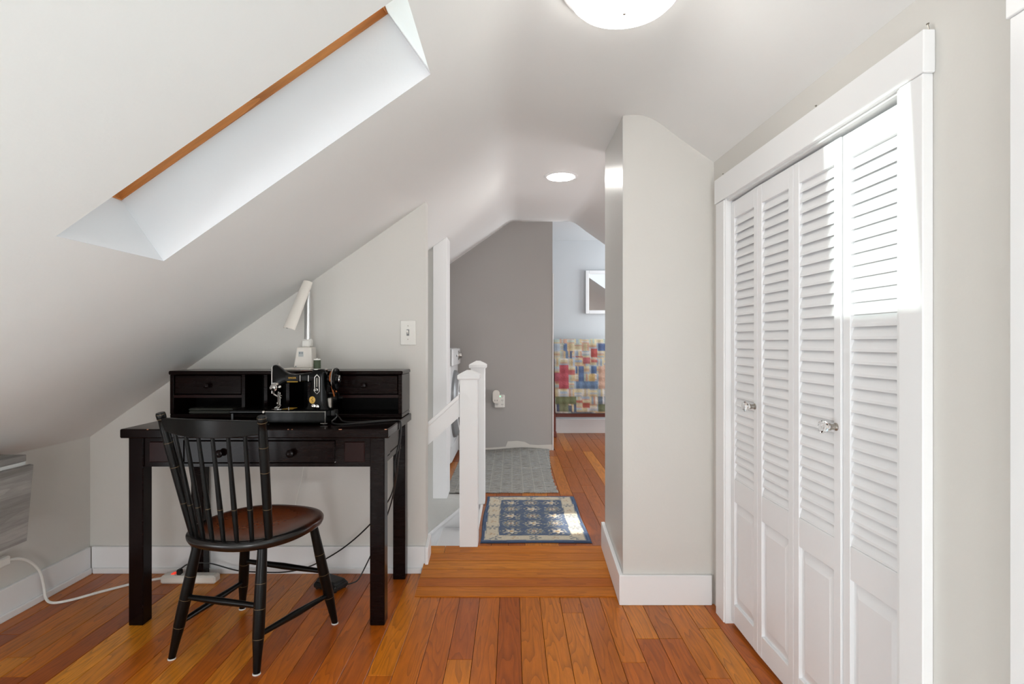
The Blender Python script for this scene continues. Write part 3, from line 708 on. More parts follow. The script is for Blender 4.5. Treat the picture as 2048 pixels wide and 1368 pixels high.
# arm: sections along X from the pillar to the needle end
rings = []
for x, zb0, zt0, hw in ((-0.80, 0.930, 0.975, 0.026), (-0.845, 0.932, 0.972, 0.026), (-0.90, 0.934, 0.966, 0.024), (-0.925, 0.932, 0.968, 0.023), (-0.945, 0.926, 0.978, 0.023), (-0.960, 0.915, 0.991, 0.022), (-0.973, 0.900, 1.001, 0.021), (-0.985, 0.892, 1.005, 0.020), (-0.993, 0.890, 1.003, 0.017)):
    cz = (zb0+zt0)/2; rz = (zt0-zb0)/2
    rings.append([(x, HYc+hw*abs(math.cos(a))**0.55*(1 if math.cos(a) > 0 else -1), cz+rz*abs(math.sin(a))**0.55*(1 if math.sin(a) > 0 else -1)) for a in [2*PI*k/24 for k in range(24)]])
armo = MB().ring_tube(rings).build('arm', M['japan'], sm, smooth=True, angle=60)
def lettering(name, body, size, loc, mat, parent, thick=0.0004):
    cu = bpy.data.curves.new(name, 'FONT'); cu.body = body; cu.size = size; cu.extrude = thick; cu.align_x = 'CENTER'; cu.align_y = 'CENTER'
    tmp = bpy.data.objects.new(name+'_tmp', cu); COL.objects.link(tmp)
    bpy.context.view_layer.update()
    me = bpy.data.meshes.new_from_object(tmp.evaluated_get(bpy.context.evaluated_depsgraph_get()))
    bpy.data.objects.remove(tmp)
    me.materials.clear(); me.materials.append(mat)
    o = bpy.data.objects.new(name, me); COL.objects.link(o); o.parent = parent; WO[o.name] = tuple(loc)
    o.location = Vector(loc)-Vector(WO[parent.name]); o.rotation_euler = (PI/2, 0, 0)
    return o
MB().bbox(-0.936, -0.880, HYc-0.0258, HYc-0.02, 0.938, 0.964, 0.001).build('name_panel', M['japan'], armo)
lettering('lettering', 'SINGER', 0.0098, (-0.9075, HYc-0.0262, 0.9515), M['brass'], armo)
MB().bbox(-0.930, -0.886, HYc-0.0255, HYc-0.02, 0.934, 0.9372, 0.001).build('gold_line', M['brass'], armo)
MB().bbox(-0.872, -0.842, HYc-0.0282, HYc-0.02, 0.938, 0.962, 0.003).build('lamp_housing', M['japan'], armo)
for x in (-0.8745, -0.8405): MB().bbox(x-0.0015, x+0.0015, HYc-0.0284, HYc-0.02, 0.937, 0.963, 0.0008).build('lamp_clip', M['chrome'], armo)
MB().bbox(-0.875, -0.775, HYc-0.01, HYc+0.012, 0.978, 0.983, 0.001).build('spool_plate', M['desk_red'], armo)
MB().tube([(-0.877, HYc-0.012, 0.982), (-0.775, HYc-0.012, 0.982)], 0.0016, 8).build('spool_rod', M['chrome'], armo)
MB().tube([(-0.812, HYc-0.004, 0.983), (-0.812, HYc-0.004, 1.034)], 0.0016, 8).build('spool_pin', M['chrome'], armo)
MB().tube(crom([(-0.972, HYc-0.008, 1.003), (-0.974, HYc-0.01, 1.010), (-0.969, HYc-0.008, 1.013), (-0.965, HYc-0.006, 1.004)]), 0.0012, 6).build('thread_guide', M['chrome'], armo)
# needle end
fp = MB().bbox(-0.9985, -0.993, HYc-0.018, HYc+0.016, 0.885, 0.998, 0.002).build('face_plate', M['chrome'], sm)
MB().bbox(-0.994, -0.976, HYc-0.0215, HYc-0.019, 0.928, 0.931, 0.0006).build('thread_hook', M['chrome'], sm)
tn = MB().lathe((-0.982, HYc-0.018, 0.912), (-0.25, -1, 0), [(0, 0.012), (0.004, 0.013), (0.006, 0.016), (0.008, 0.016), (0.010, 0.010), (0.014, 0.010), (0.016, 0.013), (0.019, 0.009), (0.026, 0.006)], 20).build('tension_dial', M['chrome'], sm, smooth=True)
MB().lathe((-0.962, HYc-0.020, 0.914), (0.5, -1, 0.1), [(0, 0.006), (0.012, 0.006), (0.014, 0.003)], 12).build('dial_nut', M['chrome'], tn, smooth=True)
MB().lathe((-0.972, HYc-0.016, 0.926), (0, -1, 0), [(0, 0.006), (0.006, 0.0065), (0.009, 0.004)], 14).build('check_spring', M['nickel'], tn, smooth=True)
MB().tube(crom([(-0.992, HYc-0.008, 0.893), (-0.988, HYc-0.012, 0.884), (-0.978, HYc-0.010, 0.876), (-0.972, HYc-0.004, 0.872)]), 0.0042, 10).build('lever', M['nickel'], sm, smooth=True)
nb_ = MB().tube([(-0.975, HYc, 0.893), (-0.975, HYc, 0.842)], 0.0034, 10).build('needle_bar', M['chrome'], sm, smooth=True)
MB().tube([(-0.968, HYc-0.003, 0.890), (-0.968, HYc-0.003, 0.836)], 0.0036, 10).build('presser_bar', M['chrome'], sm, smooth=True)
MB().tube([(-0.975, HYc, 0.842), (-0.975, HYc, 0.825)], 0.001, 6).build('needle', M['chrome'], nb_)
MB().lathe((-0.975, HYc-0.002, 0.846), (0.1, -1, 0), [(0, 0.006), (0.006, 0.006), (0.01, 0.003)], 12).build('needle_clamp', M['nickel'], nb_, smooth=True)
MB().tube([(-0.968, HYc-0.003, 0.876), (-0.956, HYc-0.01, 0.877), (-0.952, HYc-0.012, 0.877)], [0.0025, 0.0025, 0.0045], 10).build('lifter_screw', M['chrome'], sm)
MB().tube([(-0.966, HYc-0.003, 0.866), (-0.958, HYc-0.006, 0.866)], 0.003, 8).build('foot_screw', M['chrome'], sm)
MB().hexa([(-0.984, HYc-0.022, 0.8255), (-0.964, HYc-0.022, 0.8255), (-0.964, HYc+0.004, 0.826), (-0.982, HYc+0.004, 0.826), (-0.982, HYc-0.020, 0.829), (-0.966, HYc-0.020, 0.829), (-0.964, HYc+0.004, 0.838), (-0.974, HYc+0.004, 0.838)]).build('presser_foot', M['chrome'], sm)
# stitch regulator slot and badge on the pillar
fpx = HYc-0.0275
stp = MB().prism([(-0.815, 0.955), (-0.804, 0.967), (-0.793, 0.955), (-0.793, 0.895), (-0.804, 0.884), (-0.815, 0.895)], 'y', fpx-0.0022, fpx+0.002).build('regulator_plate', M['chrome'], pil)
MB().prism([(-0.812, 0.954), (-0.804, 0.963), (-0.796, 0.954), (-0.796, 0.896), (-0.804, 0.888), (-0.812, 0.896)], 'y', fpx-0.0030, fpx-0.0021).build('regulator_face', M['japan'], stp)
MB().bbox(-0.806, -0.802, fpx-0.0036, fpx-0.0029, 0.915, 0.952, 0.0004).build('regulator_slot', M['nickel'], stp)
MB().lathe((-0.804, fpx-0.002, 0.903), (-0.2, -1, 0), [(0, 0.0065), (0.004, 0.0065), (0.005, 0.004), (0.012, 0.004), (0.014, 0.0055), (0.018, 0.0045)], 14).build('regulator_knob', M['chrome'], stp, smooth=True)
bdg = MB().lathe((-0.823, HYc-0.0295, 0.861), (0, -1, 0), [(0, 0.0125), (0.0022, 0.0125), (0.003, 0.0105)], 28)
for i in range(len(bdg.v)): x, y, z = bdg.v[i]; bdg.v[i] = (x, y, 0.861+(z-0.861)*1.2)
bdg = bdg.build('badge', M['brass'], pil, smooth=True)
for sx_, sz_ in ((-0.832, 0.861), (-0.814, 0.857)):
    MB().lathe((sx_, HYc-0.0322, sz_), (0, -1, 0), [(0, 0.0013), (0.0006, 0.0013)], 8).build('badge_rivet', M['leather'], bdg)
MB().tube(crom([(-0.825, HYc-0.0327, 0.853), (-0.819, HYc-0.0327, 0.857), (-0.826, HYc-0.0327, 0.862), (-0.820, HYc-0.0327, 0.868), (-0.822, HYc-0.0327, 0.872)]), 0.0008, 6).build('badge_emblem', M['desk_red'], bdg)
for kx, kz, r_ in ((-0.812, 0.838, 0.009), (-0.797, 0.836, 0.008)):
    MB().lathe((kx, HYc-0.036, kz), (0, -1, 0), [(0, r_*0.6), (0.006, r_*0.6), (0.007, r_), (0.013, r_), (0.015, r_*0.5)], 16).build('winder_knob', M['chrome'], pil, smooth=True)
# hand wheel on the right end
hwx = -0.768
hw = MB().lathe((hwx, HYc, 0.945), (1, 0, 0), [(0.0, 0.014), (0.008, 0.014), (0.010, 0.024), (0.014, 0.034), (0.018, 0.030), (0.022, 0.036), (0.028, 0.047), (0.036, 0.048), (0.040, 0.044), (0.038, 0.030), (0.036, 0.020), (0.044, 0.017), (0.048, 0.012)], 36).build('hand_wheel', M['japan'], sm, smooth=True)
MB().lathe((hwx+0.044, HYc, 0.945), (1, 0, 0), [(0, 0.016), (0.004, 0.0165), (0.007, 0.012)], 28).build('wheel_cap', M['chrome'], hw, smooth=True)
MB().lathe((hwx+0.026, HYc, 0.945), (1, 0, 0), [(0, 0.0475), (0.001, 0.0488), (0.002, 0.0488), (0.003, 0.0475)], 36, False).build('wheel_rim', M['chrome'], hw, smooth=True)
MB().lathe((hwx-0.004, HYc-0.012, 0.978), (0.2, -0.6, 1), [(0, 0.006), (0.006, 0.007), (0.012, 0.006), (0.013, 0.003)], 14).build('winder_wheel', M['chrome'], sm, smooth=True)
# motor and belt behind the pillar
mtr = MB().lathe((-0.80, HYc+0.052, 0.862), (1, 0, 0), [(0, 0.020), (0.004, 0.026), (0.055, 0.026), (0.060, 0.018), (0.062, 0.008), (0.078, 0.008)], 24).build('motor', M['japan'], sm, smooth=True)
px_ = hwx+0.018
bp = []
for k in range(13):
    a = PI*(1.12*k/12)-0.12*PI; bp.append((px_, HYc+0.033*math.cos(a), 0.945+0.033*math.sin(a)))
bp = [(px_+0.004, HYc+0.060, 0.853)] + bp + [(px_-0.001, HYc+0.044, 0.853)]
MB().tube(bp + [bp[0]], 0.0032, 8).build('belt', M['leather'], mtr, smooth=True)
MB().lathe((px_-0.006, HYc+0.052, 0.855), (1, 0, 0), [(0, 0.010), (0.004, 0.006), (0.008, 0.006), (0.012, 0.010)], 16).build('pulley', M['nickel'], mtr, smooth=True)
MB().bbox(-0.752, -0.734, HYc-0.02, HYc+0.03, SZ1-0.03, SZ1-0.006, 0.003).build('terminal', M['black_pl'], sm)
MB().bbox(-0.770, -0.755, HYc+0.00, HYc+0.03, SZ1+0.0, SZ1+0.045, 0.003).build('motor_bracket', M['nickel'], sm)

# thread spool on the machine
ts = thing('thread_spool', (-0.812, HYc-0.004, 0.9835), 'spool of dark green thread standing on top of the sewing machine', 'thread spool')
so_ = (-0.812, HYc-0.004, 0.9835)
MB().lathe(so_, (0, 0, 1), [(0, 0.0135), (0.004, 0.0138), (0.0045, 0.0125), (0.0415, 0.0125), (0.042, 0.0138), (0.046, 0.0135)], 24).build('spool', M['white_pl'], ts, smooth=True)
MB().lathe((so_[0], so_[1], so_[2]+0.005), (0, 0, 1), [(0, 0.0128), (0.001, 0.0145), (0.035, 0.0145), (0.036, 0.0128)], 24).build('thread', M['thread'], ts, smooth=True)

# ---- machine cord, pedal, cords
def cord(name, pts, r, mat, label, cat='cord', parent=None, k=8, n=8):
    pts = crom(pts, k); m_ = MB().tube(pts, r, n)
    if parent: return m_.build(name, mat, parent, smooth=True)
    o = m_.build(name, mat, origin=tuple(pts[0]), smooth=True); return tag(o, label, cat)
dz = DT+0.0035
cord('machine_cord', [(-0.742, 2.372, 0.808), (-0.728, 2.36, 0.79), (-0.735, 2.32, dz+0.006), (-0.700, 2.29, dz), (-0.63, 2.315, dz), (-0.56, 2.36, dz), (-0.50, 2.40, dz), (-0.475, 2.405, dz), (-0.4715, 2.405, DT-0.012), (-0.4715, 2.40, DT-0.05), (-0.476, 2.385, 0.67), (-0.486, 2.36, 0.60), (-0.49, 2.38, 0.52), (-0.545, 2.50, 0.40), (-0.66, 2.60, 0.255), (-0.80, 2.655, 0.13), (-0.94, 2.665, 0.052), (-1.05, 2.66, 0.026), (-1.16, 2.655, 0.026), (-1.28, 2.65, 0.036), (-1.40, 2.635, 0.075), (-1.475, 2.605, 0.085), (-1.512, 2.592, 0.066)], 0.0032, M['rubber'], 'black cord running from the sewing machine over the desk edge to the power strip')
mp_ = bpy.data.objects['machine_cord']
MB().bbox(-1.525, -1.503, 2.580, 2.604, 0.0405, 0.066, 0.005).build('plug', M['rubber'], mp_)
cord('pedal_cord', [(-0.742, 2.378, 0.806), (-0.720, 2.372, 0.785), (-0.70, 2.36, dz+0.003), (-0.65, 2.345, dz+0.0005), (-0.60, 2.37, dz), (-0.53, 2.405, dz+0.001), (-0.49, 2.414, dz), (-0.4715, 2.415, DT-0.008), (-0.4715, 2.415, DT-0.06), (-0.474, 2.41, 0.68), (-0.478, 2.40, 0.62), (-0.492, 2.42, 0.52), (-0.535, 2.50, 0.38), (-0.600, 2.56, 0.22), (-0.655, 2.565, 0.10), (-0.69, 2.555, 0.035), (-0.715, 2.545, 0.022), (-0.735, 2.535, 0.020)], 0.003, M['rubber'], 'black cord hanging down the desk side to the foot pedal')
pd = thing('foot_pedal', (-0.81, 2.545, 0), 'small black sewing machine foot pedal on the floor under the desk', 'pedal')
def rotz(m_, c, a):
    for i, (x, y, z) in enumerate(m_.v):
        dx, dy = x-c[0], y-c[1]; m_.v[i] = (c[0]+dx*math.cos(a)-dy*math.sin(a), c[1]+dx*math.sin(a)+dy*math.cos(a), z)
    return m_
pc = (-0.81, 2.545); pa = math.radians(-24)
rotz(MB().bbox(-0.875, -0.745, 2.50, 2.59, 0.004, 0.030, 0.008), pc, pa).build('pedal_base', M['black_pl'], pd)
m_ = MB().hexa([(-0.868, 2.507, 0.0303), (-0.752, 2.507, 0.0303), (-0.752, 2.583, 0.0303), (-0.868, 2.583, 0.0303), (-0.858, 2.513, 0.050), (-0.762, 2.513, 0.042), (-0.762, 2.577, 0.042), (-0.858, 2.577, 0.050)])
rotz(m_, pc, pa).build('treadle', M['black_pl'], pd, bevel=0.004)
rotz(MB().lathe((-0.832, 2.535, 0.045), (0, 0, 1), [(0, 0.010), (0.008, 0.010), (0.010, 0.007)], 16), pc, pa).build('button', M['black_pl'], pd, smooth=True)
for dx_ in (-0.05, 0.05):
    for dy_ in (-0.03, 0.03):
        rotz(MB().lathe((-0.81+dx_, 2.545+dy_, 0.0003), (0, 0, 1), [(0, 0.007), (0.004, 0.007)], 10), pc, pa).build('pedal_foot', M['rubber'], pd)

# ---- power strip with its thick white cord
ps = thing('power_strip', (-1.47, 2.605, 0), 'cream power strip on the floor behind the left desk leg', 'power strip')
pbm = MB().bbox(-1.597, -1.347, 2.578, 2.632, 0.0006, 0.038, 0.008)
ps_b = pbm.build('body', M['cream_pl'], ps)
MB().bbox(-1.578, -1.534, 2.588, 2.622, 0.0381, 0.0395, 0.0006).build('label_plate', M['white_pl'], ps_b)
MB().hexa([(-1.556, 2.594, 0.0395), (-1.538, 2.594, 0.0395), (-1.538, 2.616, 0.0395), (-1.556, 2.616, 0.0395), (-1.555, 2.595, 0.043), (-1.539, 2.595, 0.046), (-1.539, 2.615, 0.046), (-1.555, 2.615, 0.043)]).build('switch', M['red'], ps)
for k in range(6):
    x = -1.514+k*0.028
    MB().bbox(x-0.011, x+0.011, 2.590, 2.620, 0.0381, 0.0392, 0.0005).build('socket', M['white_pl'], ps)
cord('cord', [(-1.597, 2.605, 0.020), (-1.66, 2.60, 0.010), (-1.72, 2.57, 0.0068), (-1.80, 2.49, 0.0068), (-1.87, 2.41, 0.0068), (-1.925, 2.385, 0.007), (-1.962, 2.395, 0.022), (-1.975, 2.40, 0.075), (-1.975, 2.38, 0.14), (-1.975, 2.33, 0.20), (-1.975, 2.28, 0.232), (-1.982, 2.235, 0.243)], 0.0055, M['white_pl'], None, parent=ps)
MB().bbox(-1.999, -1.970, 2.17, 2.24, 0.225, 0.262, 0.006).build('plug', M['white_pl'], ps)
wo = thing('wall_outlet', (-2.02, 2.19, 0.2), 'white wall outlet low on the knee wall at the left edge', 'outlet')
MB().bbox(-2.0199, -2.012, 2.15, 2.225, 0.20, 0.315, 0.002).build('plate', M['white_pl'], wo)
MB().bbox(-2.0125, -2.008, 2.17, 2.205, 0.215, 0.30, 0.002).build('sockets', M['white_pl'], wo)
# lamp cord: thin white, down behind the desk to the strip
cord('lamp_cord', [(-0.93, 2.64, HTP+0.006), (-0.94, 2.685, HTP+0.006), (-0.95, 2.702, HTP-0.02), (-0.97, 2.704, 0.80), (-0.985, 2.702, 0.55), (-1.01, 2.700, 0.40), (-1.06, 2.69, 0.25), (-1.20, 2.685, 0.135), (-1.33, 2.68, 0.15), (-1.42, 2.665, 0.155), (-1.462, 2.635, 0.13), (-1.468, 2.607, 0.085), (-1.468, 2.605, 0.067)], 0.0018, M['white_pl'], 'thin white lamp cord hanging behind the desk')
MB().bbox(-1.480, -1.458, 2.594, 2.616, 0.0405, 0.070, 0.005).build('plug', M['white_pl'], bpy.data.objects['lamp_cord'])

# ---- Windsor style chair
CC = Vector((-0.928, 2.08, 0)); ca = math.radians(13)
U = Vector((math.cos(ca), -math.sin(ca), 0)); V = Vector((math.sin(ca), math.cos(ca), 0))
def cp(u, v, z): return tuple(CC + U*u + V*v + Vector((0, 0, z)))
ch = thing('spindle_chair', tuple(CC), 'black spindle-back chair with worn brown wooden seat pulled up to the desk', 'chair')
# seat
def sr(a):
    c, s_ = math.cos(a), math.sin(a); n = 2.5
    hw_ = 0.212 if s_ > 0 else 0.212*(1-0.10*(-s_)**2); hd = 0.222 if s_ > 0 else 0.232
    r = 1/((abs(c)/hw_)**n+(abs(s_)/hd)**n)**(1/n); return r
NA = 64; rings = []
for fr_, z in ((0.03, 0.428), (0.25, 0.4285), (0.45, 0.4305), (0.62, 0.4345), (0.76, 0.440), (0.87, 0.4445), (0.94, 0.446), (0.98, 0.4435), (1.0, 0.437), (0.997, 0.428), (0.975, 0.418), (0.92, 0.411), (0.8, 0.409), (0.03, 0.409)):
    rings.append([cp(sr(2*PI*k/NA)*fr_*math.cos(2*PI*k/NA), 0.0+sr(2*PI*k/NA)*fr_*math.sin(2*PI*k/NA), z-(0.006 if (fr_ < 0.9 and math.sin(2*PI*k/NA) < 0 and z > .42) else 0)*0) for k in range(NA)])
seat = MB().ring_tube(rings).build('seat', M['seat'], ch, smooth=True, angle=70)
def seatcol(x, y, z):
    p = Vector((x, y, 0))-CC; u, v = p.dot(U), p.dot(V); a = math.atan2(v, u); f = math.hypot(u, v)/sr(a)
    br = (122, 58, 24); dk = (62, 27, 14); bk = (20, 17, 16)
    w = max(0, min(1, (f-0.55)/0.45)); c = tuple(br[i]*(1-w)+dk[i]*w for i in range(3))
    b = 0.0
    if v < 0.02:
        edge = 0.80 - 0.0*v
        b = max(0, min(1, (f-edge)/0.05))*max(0, min(1, (0.0-v)/0.03))
    if z < 0.425: b = max(b, 0.75 if v > 0 else 1)
    return tuple(c[i]*(1-b)+bk[i]*b for i in range(3))
setcol(seat, seatcol)
def turned(name, a, b, prof, rings_at=(), mat='chairblk', smooth=True, parent=None, rg=0.0002):
    a = Vector(a); b = Vector(b); L = (b-a).length; d = (b-a).normalized()
    o = MB().lathe(tuple(a), tuple(d), [(t*L, r) for t, r in prof], 14).build(name, M[mat], parent or ch, smooth=True, angle=60)
    for t in rings_at:
        r = None
        for (t0, r0), (t1, r1) in zip(prof, prof[1:]):
            if t0 <= t <= t1: r = r0+(r1-r0)*(t-t0)/max(1e-6, t1-t0)
        MB().lathe(tuple(a+d*(t*L-0.0012)), tuple(d), [(0, r-0.0005), (0.0002, r+rg), (0.0013, r+rg), (0.0015, r-0.0005)], 14).build('gold_ring', M['gold'], o, smooth=True)
    return o
legs = {'bl': ((-0.135, -0.135), (-0.222, -0.160)), 'br': ((0.115, -0.130), (0.124, -0.172)), 'fr': ((0.150, 0.115), (0.198, 0.192)), 'fl': ((-0.155, 0.135), (-0.237, 0.215))}
lg = {}
for k, (t, b) in legs.items():
    a = Vector(cp(*t, 0.412)); bb_ = Vector(cp(*b, 0.004)); lg[k] = (a, bb_)
    turned('leg', a, bb_, [(0, 0.0155), (0.12, 0.0165), (0.30, 0.0185), (0.52, 0.0195), (0.72, 0.0190), (0.85, 0.0150), (1.0, 0.0115)], (0.30, 0.5, 0.735))
    MB().lathe((bb_.x, bb_.y, 0.0003), (0, 0, 1), [(0, 0.0135), (0.0042, 0.013)], 14).build('glide', M['felt'], ch)
def on(k, z): a, b = lg[k]; t = (0.412-z)/0.408; return a+(b-a)*t
for k1, k2, z in (('bl', 'br', 0.215), ('fl', 'fr', 0.218), ('bl', 'fl', 0.125), ('br', 'fr', 0.122)):
    turned('stretcher', on(k1, z), on(k2, z), [(0, 0.009), (0.12, 0.0095), (0.5, 0.0125), (0.88, 0.0095), (1, 0.009)])
def lean(u0, v0, u1, v1, z0=0.440, z1=0.865): return cp(u0, v0, z0), cp(u1, v1, z1)
for s_ in (-1, 1):
    a, b = lean(s_*0.151, -0.145, s_*0.193, -0.238, 0.441)
    turned('back_post', a, b, [(0, 0.0125), (0.2, 0.0140), (0.45, 0.0150), (0.72, 0.0155), (0.88, 0.0140), (0.945, 0.0128), (0.950, 0.0150), (0.985, 0.0155), (1.0, 0.0135)], (0.26, 0.56, 0.76, 0.953, 0.988))
spu = [-0.108, -0.065, -0.0217, 0.0217, 0.065, 0.108]
ZS = 0.800
def crest_v(u): return -0.222-0.040*(1-(u/0.19)**2)
for u in spu:
    v0 = -0.145-0.058*(1-(u/0.151)**2); u1 = u*1.235
    turned('spindle', cp(u, v0, 0.440), cp(u1, crest_v(u1)+0.002, ZS+0.004), [(0, 0.0072), (0.3, 0.0088), (0.36, 0.0086), (0.7, 0.0072), (1, 0.0060)], (0.31,))
cm = MB(); rings = []
for k in range(17):
    u = -0.184+0.368*k/16; v = crest_v(u); t_ = 1-(u/0.19)**2
    zb0 = 0.806-0.014*t_; zt0 = 0.849+0.004*t_; lb = -0.012
    rings.append([cp(u, v-0.009, zb0), cp(u, v+0.009, zb0), cp(u, v+0.009+lb, zt0), cp(u, v-0.009+lb, zt0)])
cm.ring_tube(rings).build('crest_rail', M['chairblk'], ch, smooth=True, bevel=0.002)

# ---- wall-mounted folding table at the left edge
ft = thing('folding_table', (-2.0, 1.9, 0.34), 'grey weathered-wood drop-leaf table fixed to the knee wall at the left edge', 'table')
MB().bbox(-2.0195, -1.838, 1.45, 2.155, 0.650, 0.674, 0.002).build('table_top', M['leaf'], ft)
MB().bbox(-1.866, -1.837, 1.452, 2.150, 0.636, 0.6495, 0.001).build('hinge_rail', M['greywood_w'], ft)
MB().hexa([(-1.862, 1.45, 0.345), (-1.846, 1.45, 0.343), (-1.846, 2.165, 0.343), (-1.862, 2.165, 0.345), (-1.836, 1.45, 0.636), (-1.820, 1.45, 0.634), (-1.820, 2.165, 0.634), (-1.836, 2.165, 0.636)]).build('drop_leaf', M['leaf'], ft, bevel=0.0015)
for yy in (1.55, 2.05):
    MB().prism([(-2.0195, 0.649), (-2.0195, 0.50), (-1.995, 0.50), (-1.90, 0.630), (-1.90, 0.649)], 'y', yy, yy+0.018).build('bracket', M['greywood_w'], ft)

# ---- light switch on the gable wall
sw = thing('light_switch', (-0.497, 2.725, 1.08), 'white toggle light switch on the gable wall', 'switch')
MB().bbox(-0.534, -0.459, 2.7175, 2.7248, 1.085, 1.204, 0.003).build('plate', M['white_pl'], sw)
MB().bbox(-0.503, -0.491, 2.7145, 2.7176, 1.130, 1.160, 0.001).build('collar', M['app_grey'], sw)
MB().hexa([(-0.500, 2.702, 1.148), (-0.494, 2.702, 1.148), (-0.494, 2.7146, 1.139), (-0.500, 2.7146, 1.139), (-0.500, 2.702, 1.156), (-0.494, 2.702, 1.156), (-0.494, 2.7146, 1.152), (-0.500, 2.7146, 1.152)]).build('toggle', M['white_pl'], sw)
for z in (1.113, 1.177):
    MB().lathe((-0.497, 2.7175, z), (0, -1, 0), [(0, 0.003), (0.001, 0.0025)], 10).build('screw', M['nickel'], sw)

# ---- newel posts and handrail
def newel(x0, x1, y0, y1, z0, label, hgt):
    o = thing('newel_post', ((x0+x1)/2, (y0+y1)/2, z0), label, 'post', 'newel posts at the stairwell')
    MB().bbox(x0, x1, y0, y1, z0+0.0005, z0+hgt, 0.003).build('shaft', M['trim'], o)
    c = MB(); e_ = 0.010
    def lv(zz, ee): return [(x0-ee, y0-ee, zz), (x1+ee, y0-ee, zz), (x1+ee, y1+ee, zz), (x0-ee, y1+ee, zz)]
    zt = z0+hgt
    c.ring_tube([lv(zt-0.006, e_-0.003), lv(zt, e_), lv(zt+0.016, e_), lv(zt+0.022, e_-0.008), lv(zt+0.040, -(x1-x0)*0.36)])
    c.build('cap', M['trim'], o)
    return o
newel(-0.264, -0.172, 2.855, 2.947, 0.069, 'white square newel post nearer the camera at the head of the stairs', 0.848)
newel(-0.262, -0.172, 3.60, 3.69, HZ, 'white square newel post on the far side of the stairs, partly hidden', 0.868)
hr = MB(); x1 = -0.266; x0 = -1.5; y0, y1 = 2.872, 2.918; sl = 0.90
z1t = 0.832; z1b = 0.722
hr.hexa([(x0, y0, z1b-sl*(x1-x0)), (x1, y0, z1b), (x1, y1, z1b), (x0, y1, z1b-sl*(x1-x0)), (x0, y0, z1t-sl*(x1-x0)), (x1, y0, z1t), (x1, y1, z1t), (x0, y1, z1t-sl*(x1-x0))])
hro = thing('handrail', (x1, 2.895, z1b), 'white board handrail sloping down from the near newel post', 'handrail')
hr.build('rail_board', M['trim'], hro)
h2 = MB(); w2 = 0.006
h2.hexa([(x0, y0-w2, z1t-0.018-sl*(x1-x0)), (x1, y0-w2, z1t-0.018), (x1, y1+w2, z1t-0.018), (x0, y1+w2, z1t-0.018-sl*(x1-x0)), (x0, y0-w2, z1t+0.006-sl*(x1-x0)), (x1, y0-w2, z1t+0.006), (x1, y1+w2, z1t+0.006), (x0, y1+w2, z1t+0.006-sl*(x1-x0))])
h2.build('rail_cap', M['trim'], hro, bevel=0.002)

# ---- blue patterned rug
RX0, RX1, RYA, RYB = -0.165, 0.405, 2.905, 3.765
nx, ny = 115, 173
def rp(i, j):
    x = RX0+(RX1-RX0)*i/nx; y = RYA+(RYB-RYA)*j/ny
    ed = min(i, nx-i, j, ny-j); z = HZ+0.009-(0.004 if ed == 0 else 0)
    return (x+0.004*math.sin(y*9), y+0.003*math.sin(x*11), z)
g = MB().grid([[rp(i, j) for j in range(ny+1)] for i in range(nx+1)])
rim = [rp(i, 0) for i in range(nx+1)] + [rp(nx, j) for j in range(1, ny+1)] + [rp(i, ny) for i in range(nx-1, -1, -1)] + [rp(0, j) for j in range(ny-1, 0, -1)]
n_ = len(rim); low = [(p[0], p[1], HZ+0.0012) for p in rim]
g.add(rim+low, [(i, i+n_, (i+1) % n_+n_, (i+1) % n_) for i in range(n_)]); g.fix = True
rug = g.build('patterned_rug', M['rug'], origin=((RX0+RX1)/2, (RYA+RYB)/2, HZ), smooth=True)
tag(rug, 'small blue and cream floral rug just past the ramp', 'rug')
def hsh(a, b): return (math.sin(a*127.1+b*311.7)*43758.5453) % 1.0
